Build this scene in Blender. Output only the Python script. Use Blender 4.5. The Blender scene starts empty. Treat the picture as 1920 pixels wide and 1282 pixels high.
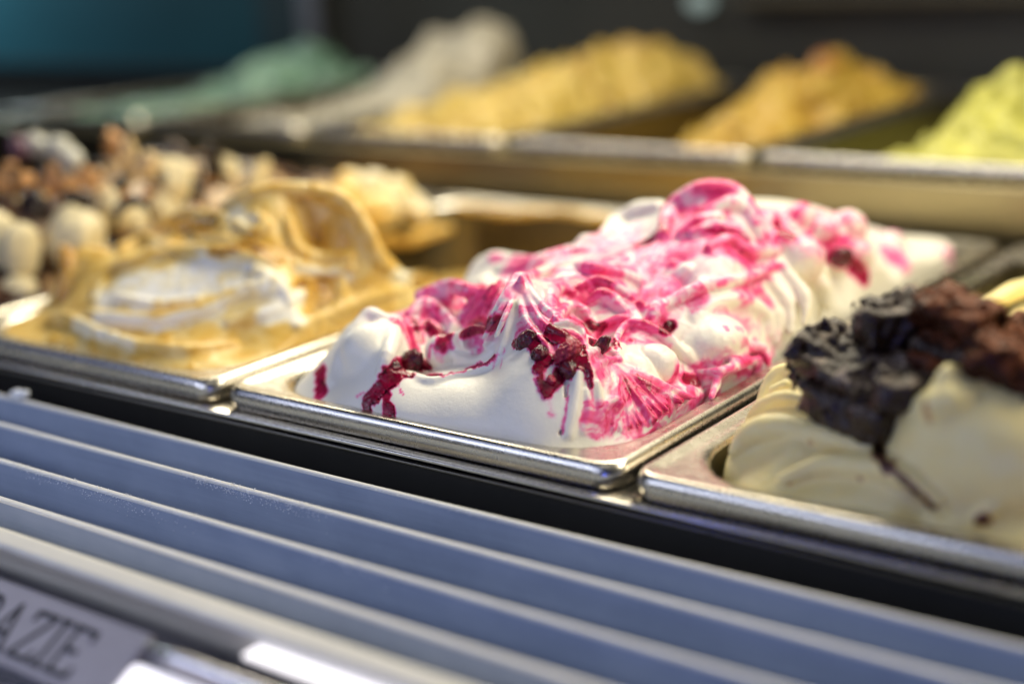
import bpy, math, random
import numpy as np
from mathutils import Matrix, Vector
from mathutils.bvhtree import BVHTree

random.seed(7)
S = 0.001                      # everything below is written in millimetres
scene = bpy.context.scene
COL = scene.collection

# ------------------------------------------------------------------ camera
CAM = np.array([378.33, -326.11, 149.06])
YAW, PITCH, ROLL, FPX = -0.650022, 0.275363, -0.0488773, 2711.976
_f = np.array([math.sin(YAW) * math.cos(PITCH), math.cos(YAW) * math.cos(PITCH), -math.sin(PITCH)])
_r = np.cross(_f, [0, 0, 1]); _r /= np.linalg.norm(_r)
_u = np.cross(_r, _f)
RGT = math.cos(ROLL) * _r + math.sin(ROLL) * _u
UPV = -math.sin(ROLL) * _r + math.cos(ROLL) * _u
FWD = _f
cd = bpy.data.cameras.new('camera')
cam = bpy.data.objects.new('camera', cd); COL.objects.link(cam)
M = Matrix.Identity(4)
for i in range(3):
    M[i][0], M[i][1], M[i][2], M[i][3] = RGT[i], UPV[i], -FWD[i], CAM[i] * S
cam.matrix_world = M
cd.sensor_width = 36.0
cd.lens = FPX * 36.0 / 1920.0
cd.clip_start, cd.clip_end = 0.01, 60
cd.dof.use_dof = True
cd.dof.focus_distance = 0.462
cd.dof.aperture_fstop = 3.2
scene.camera = cam

# ------------------------------------------------------------------ world, lamps, exposure
scene.render.engine = 'CYCLES'
w = bpy.data.worlds.new('World'); scene.world = w; w.use_nodes = True
bg = w.node_tree.nodes['Background']
bg.inputs[0].default_value = (0.62, 0.74, 1.0, 1); bg.inputs[1].default_value = 0.03
scene.view_settings.view_transform = 'Standard'
scene.view_settings.look = 'None'
scene.view_settings.exposure = 0.0
scene.view_settings.gamma = 1.0

def area(name, loc, target, sx, sy, power, color):
    l = bpy.data.lights.new(name, 'AREA'); l.shape = 'RECTANGLE'
    l.size, l.size_y = sx * S, sy * S; l.energy = power; l.color = color
    o = bpy.data.objects.new(name, l); COL.objects.link(o)
    o.location = Vector(loc) * S
    o.rotation_euler = (Vector(target) - Vector(loc)).to_track_quat('-Z', 'Y').to_euler()
    return o
area('case_tube_lamp', (90, 345, 430), (40, 140, 0), 1500, 120, 9.6, (1.0, 0.91, 0.70))
area('case_rear_lamp', (-150, 700, 430), (-150, 540, 0), 1300, 120, 0.45, (1.0, 0.86, 0.55))
area('shop_ceiling_light', (330, -300, 900), (230, 40, 0), 500, 300, 0.50, (1.0, 0.95, 0.84))
area('shop_window_light', (-600, -1500, 1100), (80, 0, 0), 2600, 1100, 8.5, (0.46, 0.55, 1.0))
area('slat_fill_light', (-70, -330, 150), (0, -70, -18), 420, 60, 0.42, (0.70, 0.78, 1.0))  # added fill lamp to brighten the slat faces
area('teal_fade_fill', (-1330, 600, 330), (-1230, 755, 120), 110, 110, 3.6, (0.8, 0.95, 1.0))  # added unseen lamp that makes the teal panel fade to the right
area('blue_sign_light', (330, -345, 10), (165, 0, -4), 34, 130, 0.16, (0.08, 0.14, 1.0))

# ------------------------------------------------------------------ small helpers
LOC = {}
def v3(a): return np.asarray(a, float)
def back(px, py, x=None, y=None, z=None, t=None):
    d = FWD + RGT * (px - 960) / FPX - UPV * (py - 641) / FPX
    if x is not None: t = (x - CAM[0]) / d[0]
    elif y is not None: t = (y - CAM[1]) / d[1]
    elif z is not None: t = (z - CAM[2]) / d[2]
    return CAM + t * d
def proj(P):
    d = np.asarray(P, float) - CAM; z = d @ FWD
    return np.stack([960 + FPX * (d @ RGT) / z, 641 - FPX * (d @ UPV) / z], -1)

def thing(name, label, cat, loc=(0, 0, 0), group=None, rot=0.0):
    o = bpy.data.objects.new(name, None); COL.objects.link(o)
    o.empty_display_size = 0.01
    o.location = Vector(loc) * S; o.rotation_euler[2] = rot
    LOC[o.name] = v3(loc)
    tag(o, label, cat, group)
    return o
def tag(o, label=None, cat=None, group=None, kind=None):
    if label: o['label'] = label
    if cat: o['category'] = cat
    if group: o['group'] = group
    if kind: o['kind'] = kind
    return o
def mesh_data(name, V, F, mat, smooth=True, attrs=None):
    me = bpy.data.meshes.new(name)
    V = np.asarray(V, np.float32) * S
    if isinstance(F, np.ndarray):
        n, k = F.shape
        me.vertices.add(len(V)); me.vertices.foreach_set('co', V.ravel())
        me.loops.add(n * k); me.loops.foreach_set('vertex_index', F.astype(np.int32).ravel())
        me.polygons.add(n)
        me.polygons.foreach_set('loop_start', np.arange(0, n * k, k, dtype=np.int32))
        me.update(calc_edges=True)
    else:
        me.from_pydata(V.tolist(), [], F)
    me.polygons.foreach_set('use_smooth', np.full(len(me.polygons), smooth))
    me.validate()
    if attrs:
        for k, a in attrs.items():
            at = me.attributes.new(k, 'FLOAT', 'POINT'); at.data.foreach_set('value', np.asarray(a, np.float32))
    me.materials.append(mat)
    return me
def add(name, V, F, mat, parent=None, smooth=True, attrs=None, loc=(0, 0, 0), local=False):
    """link ONE mesh object; V in world mm unless local"""
    V = np.asarray(V, float)
    if parent is not None and not local: V = V - LOC[parent.name]
    elif parent is None: V = V - v3(loc)
    o = bpy.data.objects.new(name, mesh_data(name, V, F, mat, smooth, attrs)); COL.objects.link(o)
    if parent is not None: o.parent = parent; LOC[o.name] = LOC[parent.name]
    else: o.location = Vector(loc) * S; LOC[o.name] = v3(loc)
    return o

class MB:
    """collects boxes and extrusions into one mesh"""
    def __init__(s): s.V = []; s.F = []
    def put(s, V, F):
        n = len(s.V); s.V += [tuple(v) for v in V]; s.F += [tuple(i + n for i in f) for f in F]
    def box(s, lo, hi):
        (a, b, c), (d, e, f) = lo, hi
        s.put([(a,b,c),(d,b,c),(d,e,c),(a,e,c),(a,b,f),(d,b,f),(d,e,f),(a,e,f)],
              [(3,2,1,0),(4,5,6,7),(0,1,5,4),(1,2,6,5),(2,3,7,6),(3,0,4,7)])
    def extrude_x(s, prof, x0, x1, n=1):
        """closed (y,z) profile pulled along x"""
        m = len(prof); xs = np.linspace(x0, x1, n + 1)
        V = [(x, y, z) for x in xs for (y, z) in prof]; F = []
        for i in range(n):
            for k in range(m):
                a, b = i*m + k, i*m + (k+1) % m
                F.append((a, a + m, b + m, b))
        F.append(tuple(range(m))); F.append(tuple(reversed(range(n*m, n*m + m))))
        s.put(V, F)
    def obj(s, name, mat, parent=None, smooth=False, loc=(0, 0, 0)):
        return add(name, s.V, s.F, mat, parent, smooth, loc=loc)
def round_prof(pts, rads, n=5):
    """round the corners of a closed profile"""
    out = []
    m = len(pts)
    for i in range(m):
        p, a, b = v3(pts[i]), v3(pts[i-1]), v3(pts[(i+1) % m]); r = rads[i]
        if r <= 0: out.append(tuple(p)); continue
        u, w_ = (a-p)/np.linalg.norm(a-p), (b-p)/np.linalg.norm(b-p)
        for t in np.linspace(0, 1, n):
            q = (1-t)**2*(p+u*r) + 2*t*(1-t)*p + t*t*(p+w_*r)
            out.append(tuple(q))
    return out

# numpy value noise ------------------------------------------------
def _hash(i, j, k, seed):
    with np.errstate(over='ignore'):
        h = (i.astype(np.uint32)*np.uint32(374761393) + j.astype(np.uint32)*np.uint32(668265263)
             + k.astype(np.uint32)*np.uint32(2147483647) + np.uint32(seed*97 + 13))
        h = (h ^ (h >> np.uint32(13))) * np.uint32(1274126177)
        h = h ^ (h >> np.uint32(16))
        h = h * np.uint32(2246822519); h = h ^ (h >> np.uint32(15))
    return h.astype(np.float32) / np.float32(4294967295.0)
def noise(P, seed=0):
    P = np.asarray(P, np.float32)
    i = np.floor(P).astype(np.int64); f = P - i; f = f*f*f*(f*(f*6-15)+10)
    x, y, z = i[..., 0], i[..., 1], i[..., 2]
    r = 0
    for a in (0, 1):
        wa = f[..., 0] if a else 1 - f[..., 0]
        for b in (0, 1):
            wb = f[..., 1] if b else 1 - f[..., 1]
            for c in (0, 1):
                wc = f[..., 2] if c else 1 - f[..., 2]
                r = r + wa*wb*wc*_hash(x+a, y+b, z+c, seed)
    return r
def fbm(P, oct=3, seed=0):
    r, a, t = 0, 1.0, 0
    for o in range(oct):
        r = r + a*noise(P*(2.03**o) + o*17.3, seed + o); t += a; a *= .5
    return r/t
def warp(P, sc, amp, seed=0):
    Q = P/sc
    return P + amp*(np.stack([fbm(Q, 2, seed), fbm(Q + 31.7, 2, seed+5), fbm(Q - 57.1, 2, seed+9)], -1) - .5)*2
def sstep(a, b, x):
    t = np.clip((x-a)/(b-a), 0, 1); return t*t*(3-2*t)

# ------------------------------------------------------------------ materials
def mat(name):
    m = bpy.data.materials.new(name); m.use_nodes = True
    nt = m.node_tree; b = nt.nodes['Principled BSDF']
    return m, nt, b
def N(nt, typ, **kw):
    n = nt.nodes.new(typ)
    for k, v in kw.items(): setattr(n, k, v)
    return n
def ramp(nt, fac, stops):
    r = N(nt, 'ShaderNodeValToRGB'); e = r.color_ramp.elements
    while len(e) < len(stops): e.new(0.5)
    for s_, (p, c) in zip(e, stops): s_.position = p; s_.color = (*c, 1) if len(c) == 3 else c
    nt.links.new(fac, r.inputs[0]); return r
def noise_node(nt, scale, detail=4, rough=.55, dist=0., vec=None, mapping=None):
    tc = N(nt, 'ShaderNodeTexCoord'); mp = N(nt, 'ShaderNodeMapping')
    nt.links.new(tc.outputs['Object'], mp.inputs[0])
    if mapping: mp.inputs['Scale'].default_value = mapping
    n = N(nt, 'ShaderNodeTexNoise'); n.inputs['Scale'].default_value = scale
    n.inputs['Detail'].default_value = detail; n.inputs['Roughness'].default_value = rough; n.inputs['Distortion'].default_value = dist
    nt.links.new(mp.outputs[0], n.inputs['Vector']); return n
def bump(nt, b, h, dist, strength=1.0):
    n = N(nt, 'ShaderNodeBump'); n.inputs['Distance'].default_value = dist; n.inputs['Strength'].default_value = strength
    nt.links.new(h, n.inputs['Height']); nt.links.new(n.outputs[0], b.inputs['Normal']); return n
def math_node(nt, op, a, b=None):
    n = N(nt, 'ShaderNodeMath', operation=op)
    for i, x in enumerate((a, b)):
        if x is None: continue
        if isinstance(x, (int, float)): n.inputs[i].default_value = x
        else: nt.links.new(x, n.inputs[i])
    return n.outputs[0]

def steel(name, base=(.62, .60, .57), rough=.24, streak=(1, 1, 1), amount=.12, bumpd=.000007):
    m, nt, b = mat(name)
    b.inputs['Metallic'].default_value = 1.0
    n = noise_node(nt, 260, 5, .7, 0, mapping=streak)
    n2 = noise_node(nt, 22, 4, .6)
    c = ramp(nt, n2.outputs[0], [(.3, tuple(x*.88 for x in base)), (.7, base)])
    nt.links.new(c.outputs[0], b.inputs['Base Color'])
    r = math_node(nt, 'MULTIPLY_ADD', n.outputs[0], amount); r.node.inputs[2].default_value = rough - amount/2
    r2 = math_node(nt, 'MULTIPLY_ADD', n2.outputs[0], amount); nt.links.new(r, r2.node.inputs[2])
    nt.links.new(r2, b.inputs['Roughness'])
    bump(nt, b, n.outputs[0], bumpd)
    return m
def plain(name, col, rough=.5, sc=60, var=.12, spec=.5, bumpd=.0):
    m, nt, b = mat(name)
    n = noise_node(nt, sc, 5, .6)
    c = ramp(nt, n.outputs[0], [(.25, tuple(x*(1-var) for x in col)), (.75, tuple(min(1, x*(1+var)) for x in col))])
    nt.links.new(c.outputs[0], b.inputs['Base Color'])
    b.inputs['Roughness'].default_value = rough; b.inputs['Specular IOR Level'].default_value = spec
    if bumpd: bump(nt, b, n.outputs[0], bumpd)
    return m
def gelato_mat(name, stops, rough=(.36, .16), sss=.22, sssr=(1, .95, .85), sss_scale=.0025, jitter=.10, grain=.00012, nsc=420):
    """colour read from the 'mix' field that is kneaded into the mass, plus streaky noise"""
    m, nt, b = mat(name)
    at = N(nt, 'ShaderNodeAttribute', attribute_name='mix')
    n = noise_node(nt, nsc, 6, .65, 1.2)
    j = math_node(nt, 'SUBTRACT', n.outputs[0], .5); j = math_node(nt, 'MULTIPLY', j, jitter*2)
    k = math_node(nt, 'MULTIPLY', at.outputs['Fac'], 4.0); k.node.use_clamp = True
    j = math_node(nt, 'MULTIPLY', j, k)
    f = math_node(nt, 'ADD', at.outputs['Fac'], j)
    c = ramp(nt, f, stops)
    nt.links.new(c.outputs[0], b.inputs['Base Color'])
    mr = N(nt, 'ShaderNodeMapRange'); nt.links.new(f, mr.inputs[0])
    mr.inputs[1].default_value = .55; mr.inputs[2].default_value = .9
    mr.inputs[3].default_value = rough[0]; mr.inputs[4].default_value = rough[1]
    nt.links.new(mr.outputs[0], b.inputs['Roughness'])
    if sss:
        b.inputs['Subsurface Weight'].default_value = sss
        b.inputs['Subsurface Radius'].default_value = sssr
        b.inputs['Subsurface Scale'].default_value = sss_scale
    n3 = noise_node(nt, 900, 4, .7)
    bump(nt, b, n3.outputs[0], grain)
    return m

M_pan = steel('brushed_pan_steel', (.66, .62, .54), .19, (1, 1, 1), .16)
M_basin = steel('shaded_basin_steel', (.17, .15, .105), .30, (1, 1, .2), .12)  # pan steel darkened: the dim reflections inside are put into its colour
M_rail = steel('rail_steel', (.66, .63, .58), .22, (.05, 1, 1), .10)
M_back = steel('rear_panel_steel', (.34, .28, .15), .28, (.05, 1, 1), .1)
M_slat, _nt, _b = mat('grey_plastic')
_n1 = noise_node(_nt, 160, 6, .7, 0, mapping=(.04, 1, 1)); _n2 = noise_node(_nt, 40, 5, .65)
_m = math_node(_nt, 'ADD', math_node(_nt, 'MULTIPLY', _n1.outputs[0], .55), math_node(_nt, 'MULTIPLY', _n2.outputs[0], .45))
_c = ramp(_nt, _m, [(.34, (.22, .27, .385)), (.5, (.27, .325, .455)), (.66, (.33, .385, .515))]); _nt.links.new(_c.outputs[0], _b.inputs['Base Color'])
_r = math_node(_nt, 'MULTIPLY_ADD', _n2.outputs[0], .4); _r.node.inputs[2].default_value = .24; _nt.links.new(_r, _b.inputs['Roughness']); bump(_nt, _b, _n1.outputs[0], .00004)
M_edge = plain('lit_edge_tone', (.70, .69, .66), .4, 90, .06)  # slat plastic lightened where the tube lamp catches the top edges
M_bar = plain('ivory_plastic', (.66, .64, .58), .4, 60, .05)
M_dark = plain('black_plastic', (.012, .011, .010), .45, 60, .2, .3)
M_void = plain('dark_interior', (.010, .009, .008), .7, 20, .2, .2)

# ------------------------------------------------------------------ the case: ledge, grille, rear step, back
X0, X1 = -1300, 700
M_ledge = steel('ledge_steel', (.64, .61, .55), .20, (.05, 1, 1), .06)
b = MB()
b.extrude_x(round_prof([(-3.5, -8.3), (-3.5, -9.6), (-1.4, -9.6), (-1.4, -10.4), (14, -10.4), (14, -8.3)], [.62, .5, 0, 0, 0, 0], 8), X0, X1)
tag(b.obj('counter_ledge', M_ledge, smooth=True), kind='structure')
b = MB()
b.extrude_x(round_prof([(-3.3, -10.9), (-3.3, -12.0), (1, -12.0), (1, -10.9)], [.5, .5, 0, 0], 6), X0, X1)
tag(b.obj('ledge_trim', steel('dull_trim_steel', (.17, .16, .14), .22, (.05, 1, 1)), smooth=True), kind='structure')
b = MB()
b.box((X0, -1.2, -120), (X1, 1.6, -12.1))
tag(b.obj('duct_wall', M_dark), kind='structure')
b = MB()
b.box((X0, -100, -126), (X1, 760, -120))
tag(b.obj('case_floor', M_void), kind='structure')
b = MB()
b.extrude_x(round_prof([(361, 21), (361, -14), (364, -14), (364, 18.6), (386, 18.6), (386, 21)], [2.2, 0, 0, 0, 0, 0], 6), X0, X1)
tag(b.obj('rear_ledge', M_back), kind='structure')
b = MB()
b.box((X0, 374, -119), (X1, 378, 18))
tag(b.obj('rear_duct_wall', M_dark), kind='structure')

grille = thing('air_grille', 'grey plastic air vent of long parallel slats below the front ledge', 'air vent', (0, -60, -40))
for k, (px, py, th) in enumerate([(900, 957.5, 1.3), (900, 1028, 1.4), (900, 1117, 1.5), (900, 1211, 1.7)]):
    q = back(px, py, z=-15); y, z = q[1], -15
    b = MB()
    b.extrude_x(round_prof([(y, z - .1), (y - th, z - .9), (y - th + 6.5, z - 34), (y + 6.5, z - 34)], [.6, .7, 0, 0], 5), X0, X1)
    o = b.obj('slat', M_slat, grille)
    b = MB()
    b.extrude_x(round_prof([(y + .05, z + .12), (y - th - .12, z - .45), (y - th + .1, z - 1.3), (y + .15, z - 1.5)], [.5, .7, 0, 0], 5), X0, X1)
    b.obj('lit_edge', M_edge, o)  # thin pale cap: lamp light on the slat edge put into its colour
q = back(844, 1277, z=-15); y5 = q[1] - 2.5
b = MB()
b.extrude_x(round_prof([(y5 + 2.8, -13.2), (y5 - 4.5, -15.4), (y5 - 2.0, -21), (y5 + 8, -60), (y5 + 11, -60)], [2.4, 2.2, 1.5, 0, 0], 7), X0, X1)
b.obj('front_bar', M_bar, grille, smooth=False)
for yy, wd in ((-27, 18), (-49, 19)):
    b = MB(); px0 = back(44, 790, y=yy)[0]
    b.box((px0 - 60, yy - wd/2 + 2, -46), (px0, yy + wd/2 - 2, -29))
    b.obj('cross_rib', M_slat, grille)

# ------------------------------------------------------------------ pans
L, W = 338.0, 165.0
def ring(x0, y0, x1, y1, r, z, nc=8, ns=6):
    P = []
    cs = [((x1-r, y0+r), -90), ((x1-r, y1-r), 0), ((x0+r, y1-r), 90), ((x0+r, y0+r), 180)]
    for i, ((cx, cy), a0) in enumerate(cs):
        for t in np.linspace(0, 90, nc + 1):
            a = math.radians(a0 + t); P.append((cx + r*math.cos(a), cy + r*math.sin(a), z))
        (nx, ny), b0 = cs[(i+1) % 4]
        a = math.radians(b0); e = v3((nx + r*math.cos(a), ny + r*math.sin(a), z)); s0 = v3(P[-1])
        for t in np.linspace(0, 1, ns + 2)[1:-1]: P.append(tuple(s0 + t*(e - s0)))
    return P
def loft(rings, cap=False):
    n = len(rings[0]); V = [p for r in rings for p in r]; F = []
    for i in range(len(rings) - 1):
        for k in range(n):
            a, c = i*n + k, i*n + (k+1) % n
            F.append((a, c, c + n, a + n))
    if cap: F.append(tuple(range((len(rings)-1)*n, len(rings)*n)))
    return V, F
def rr(inset, r, z): return ring(inset, inset, W - inset, L - inset, r, z)
def opening(e, r, z): return ring(10 + e, 10 + e, W - 10 - e, L - 10 - e, r, z)
rimV, rimF = loft([rr(1.7, 7, -1.4), rr(1.9, 7, -7.6), rr(1.4, 7.6, -8), rr(1.0, 7.8, -7.6), rr(0, 8, -3.9), rr(.12, 8, -2.9), rr(.4, 8, -1.9), rr(.8, 8, -1.0), rr(1.35, 8, -.35), rr(2.1, 7.6, 0),
                   rr(3.2, 7.4, -.12), rr(4.2, 8, -.6), rr(5.0, 9.5, -.95), opening(-3, 24, -1.05), opening(-1.6, 26, -1.2), opening(-.6, 27, -1.8), opening(0, 28, -3.0)])
basV, basF = loft([opening(0, 28, -3.0), opening(.7, 28, -9), opening(3, 28, -40), opening(6, 28, -76), opening(9, 26, -83), opening(16, 22, -86)], True)
rim_me = mesh_data('rim', rimV, rimF, M_pan); bas_me = mesh_data('basin', basV, basF, M_basin)
def pan(x, y, z, rot, label, group):
    t = thing('ice_cream_pan', label, 'metal pan', (x, y, z), group, rot)
    for nm, me in (('rim', rim_me), ('basin', bas_me)):
        o = bpy.data.objects.new(nm, me); COL.objects.link(o); o.parent = t
    return t
GF, GR = 'steel pans in the front row', 'steel pans in the rear row'
pan(0, 0, 0, 0, 'steel pan holding the white ice cream with pink berry swirls', GF)
pan(-170.5, -1.5, .4, math.radians(.35), 'steel pan holding the caramel and white ice cream', GF)
pan(169.5, -.8, 0, 0, 'steel pan holding the cream ice cream with chocolate cake chunks', GF)
pan(-340, 0, 0, 0, 'steel pan holding the nut and chocolate ice cream at far left', GF)
RX = [(18, 'steel pan holding the lime yellow ice cream in the rear row'), (-152, 'steel pan holding the orange ice cream with brown top'),
      (-322, 'steel pan holding the golden yellow ice cream mound'), (-492, 'steel pan holding the grey beige ice cream peak'),
      (-662, 'steel pan holding the mint green ice cream')]
for x, lab in RX: pan(x, 372, 29.5, 0, lab, GR)
# ------------------------------------------------------------------ kneaded masses: signed-distance sculpting
class Mass:
    def __init__(s, lo, hi, h):
        s.lo, s.h = v3(lo), h
        s.n = np.ceil((v3(hi) - s.lo)/h).astype(int) + 1
        s.x, s.y, s.z = [(s.lo[i] + h*np.arange(s.n[i])).astype(np.float32) for i in range(3)]
    def surface(s, ctrl, box, r=26, c=3.0, edge=1.0, rough=None):
        """height field through the control points, held inside the rounded opening of the pan"""
        C = np.array(ctrl, float); X = C[:, :2]; n = len(C)
        A = np.zeros((n+3, n+3)); D = np.sqrt(((X[:, None]-X[None])**2).sum(-1) + c*c)
        A[:n, :n] = -D + np.eye(n)*.15; A[:n, n] = 1; A[:n, n+1:] = X; A[n, :n] = 1; A[n+1:, :n] = X.T
        wts = np.linalg.solve(A, np.r_[C[:, 2], 0, 0, 0])
        gx, gy = np.meshgrid(s.x, s.y, indexing='ij'); H = wts[n] + wts[n+1]*gx + wts[n+2]*gy
        for i in range(n): H = H - wts[i]*np.sqrt((gx-X[i, 0])**2 + (gy-X[i, 1])**2 + c*c)
        if rough is not None: H = H + rough(gx, gy)
        x0, y0, x1, y1 = box
        qx = np.abs(gx-(x0+x1)/2) - (x1-x0)/2 + r; qy = np.abs(gy-(y0+y1)/2) - (y1-y0)/2 + r
        E_ = np.hypot(np.maximum(qx, 0), np.maximum(qy, 0)) + np.minimum(np.maximum(qx, qy), 0) - r
        s.H = H.astype(np.float32)
        g = np.gradient(H, s.h); sl = np.sqrt(1 + g[0]**2 + g[1]**2)
        F = (s.z[None, None, :] - H[:, :, None].astype(np.float32))/sl[:, :, None].astype(np.float32)
        E3 = np.broadcast_to(E_[:, :, None].astype(np.float32), F.shape)
        k = edge*2
        t = np.clip(.5 - .5*(F - E3)/k, 0, 1)
        s.F = (F*(1-t) + E3*t + k*t*(1-t)).astype(np.float32)
        np.clip(s.F, -30, 30, out=s.F)
    def hgt(s, x, y):
        i = np.clip((np.asarray(x)-s.lo[0])/s.h, 0, s.n[0]-1.001); j = np.clip((np.asarray(y)-s.lo[1])/s.h, 0, s.n[1]-1.001)
        a, b_ = i.astype(int), j.astype(int); u, v = i-a, j-b_
        H = s.H
        return H[a, b_]*(1-u)*(1-v) + H[a+1, b_]*u*(1-v) + H[a, b_+1]*(1-u)*v + H[a+1, b_+1]*u*v
    def hit(s, px, py):
        t = np.arange(250, 900, .5)
        P = back(px, py, t=0)[None] + (back(px, py, t=1) - CAM)[None]*t[:, None]
        hi = s.lo + s.h*(s.n-1)
        ok = (P[:, 0] > s.lo[0]) & (P[:, 0] < hi[0]) & (P[:, 1] > s.lo[1]) & (P[:, 1] < hi[1])
        d = np.where(ok, P[:, 2] - s.hgt(P[:, 0], P[:, 1]), 1e3)
        w_ = np.where(d < 0)[0]
        i = w_[0] if len(w_) else int(np.argmin(d))
        return P[i]
    def pts(s, q):
        return np.array([s.hit(*p) if len(p) == 2 else back(p[0], p[1], z=p[2]) for p in q])
    def block(s, lo, hi):
        a = np.clip(np.floor((v3(lo)-s.lo)/s.h).astype(int), 0, s.n); b_ = np.clip(np.ceil((v3(hi)-s.lo)/s.h).astype(int)+1, 0, s.n)
        sl = tuple(slice(a[i], b_[i]) for i in range(3))
        return sl, s.x[sl[0]][:, None, None], s.y[sl[1]][None, :, None], s.z[sl[2]][None, None, :]
    def put(s, sl, d, k, cut=False):
        F = s.F[sl]
        if cut:
            d = -d; t = np.clip(.5 - .5*(F-d)/k, 0, 1); s.F[sl] = F*(1-t) + d*t + k*t*(1-t)
        else:
            t = np.clip(.5 + .5*(F-d)/k, 0, 1); s.F[sl] = F*(1-t) + d*t - k*t*(1-t)
    def ball(s, p, r, k=3., cut=False, lift=0., up=0.):
        c = s.pts([p])[0] if len(p) == 2 or True else p
        r = v3(r) if np.ndim(r) else np.full(3, float(r))
        c = c + v3((0, 0, up)); m = r.max() + k + 2*s.h
        sl, x, y, z = s.block(c-m, c+m)
        q = np.sqrt(((x-c[0])/r[0])**2 + ((y-c[1])/r[1])**2 + ((z-c[2])/r[2])**2)
        s.put(sl, ((q-1)*r.min()).astype(np.float32), k, cut)
    def rib(s, q, r, k=1.5, cut=False, up=0., world=False):
        P = v3(q) if world else s.pts(q)
        n = len(P); r = np.interp(np.linspace(0, 1, n), np.linspace(0, 1, len(r)), r) if np.ndim(r) else np.full(n, float(r))
        P = P + np.array([0, 0, 1])*(up*r)[:, None]
        if n > 2:                                       # Catmull-Rom
            Q = np.vstack([2*P[0]-P[1], P, 2*P[-1]-P[-2]]); rr_ = np.r_[r[0], r, r[-1]]; o, orr = [], []
            for i in range(1, n):
                for t in np.linspace(0, 1, 5)[:-1]:
                    a, b_, c, d = Q[i-1:i+3]
                    o.append(.5*(2*b_ + (c-a)*t + (2*a-5*b_+4*c-d)*t*t + (3*b_-a-3*c+d)*t**3))
                    orr.append(rr_[i]*(1-t) + rr_[i+1]*t)
            P = np.array(o + [P[-1]]); r = np.array(orr + [r[-1]])
        m = r.max() + k + 2*s.h
        sl, x, y, z = s.block(P.min(0)-m, P.max(0)+m)
        D = np.full(s.F[sl].shape, 40, np.float32)
        for i in range(len(P)-1):
            a, e, ra, rb = P[i], P[i+1], r[i], r[i+1]
            sub, xx, yy, zz = s.block(np.minimum(a, e)-m, np.maximum(a, e)+m)
            loc = tuple(slice(sub[j].start-sl[j].start, sub[j].stop-sl[j].start) for j in range(3))
            d = e-a; L2 = max(d@d, 1e-6)
            t = np.clip(((xx-a[0])*d[0] + (yy-a[1])*d[1] + (zz-a[2])*d[2])/np.float32(L2), 0, 1)
            dist = np.sqrt((xx-a[0]-t*d[0])**2 + (yy-a[1]-t*d[1])**2 + (zz-a[2]-t*d[2])**2) - (ra + (rb-ra)*t)
            D[loc] = np.minimum(D[loc], dist.astype(np.float32))
        s.put(sl, D, k, cut)
    def mesh(s, zmin=None):
        import openvdb
        F = s.F
        g = openvdb.FloatGrid(30.0); g.copyFromArray(np.ascontiguousarray(F))
        P, Q = g.convertToQuads(0.0)
        P = P*s.h + s.lo
        s.P, s.Q = P, Q[:, ::-1].copy()
        s.nrm()
        c = P[Q].mean(1); d = (P[Q[:, 2]]-P[Q[:, 0]]); e = (P[Q[:, 3]]-P[Q[:, 1]])
        i = len(Q)//2; n = np.cross(d, e)
        if np.sum(n[:, 2]*(c[:, 2] > np.median(c[:, 2]))) > 0: s.Q = Q.copy()
        s.nrm()
        if zmin is not None:
            keep = s.P[s.Q][:, :, 2].max(1) > zmin; s.cull(keep)
        return s
    def cull(s, keep):
        Q = s.Q[keep]; u, inv = np.unique(Q, return_inverse=True)
        s.P = s.P[u]; s.Nr = s.Nr[u]; s.Q = inv.reshape(Q.shape)
    def nrm(s):
        n = np.cross(s.P[s.Q[:, 2]]-s.P[s.Q[:, 0]], s.P[s.Q[:, 3]]-s.P[s.Q[:, 1]])
        V = np.zeros_like(s.P)
        for k in range(4): np.add.at(V, s.Q[:, k], n)
        s.Nr = V/np.maximum(np.linalg.norm(V, axis=1, keepdims=True), 1e-9)
    def tree(s):
        s.bvh = BVHTree.FromPolygons(s.P.tolist(), s.Q.tolist()); return s
    def ray(s, px, py):
        d = back(px, py, t=1) - CAM
        h = s.bvh.ray_cast(Vector(CAM), Vector(d).normalized())
        return (v3(h[0]), v3(h[1])) if h[0] is not None else (None, None)
    def paint(s, mix, q, wd, val, soft=1.0, a=1.0, jit=.6, streak=0., sp=None, st=None):
        """lay a smear of sauce along points of the surface"""
        P = []
        for i in range(len(q)-1 if len(q) > 1 else 1):
            A_ = v3(q[i]); B_ = v3(q[min(i+1, len(q)-1)])
            m = max(1, int(np.linalg.norm(B_-A_)/5))
            for t in np.linspace(0, 1, m+1):
                h = s.ray(*(A_ + t*(B_-A_)))[0]
                if h is not None: P.append(h)
        if not P: return mix
        P = np.array(P); lo, hi = P.min(0)-wd-soft-3, P.max(0)+wd+soft+3
        idx = np.where(((s.P > lo) & (s.P < hi)).all(1))[0]
        V = s.P[idx]; D = np.full(len(V), 1e9)
        for p in P: D = np.minimum(D, ((V-p)**2).sum(1))
        D = np.sqrt(D) + (s.nz[idx]-.5)*2*jit*max(wd, 1.2) + (s.nf[idx]-.5)*jit*2.2
        soft = soft*1.55 if val < .8 else soft
        al = a*(1 - sstep(wd-soft*.5, wd+soft*.8, D))
        vv = val + streak*(s.stk[idx]-.5)*2
        mix[idx] = mix[idx]*(1-al) + np.clip(vv, 0, 1)*al
        return mix
def cp(px, py, z):
    return tuple(back(px, py, z=z))

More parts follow.
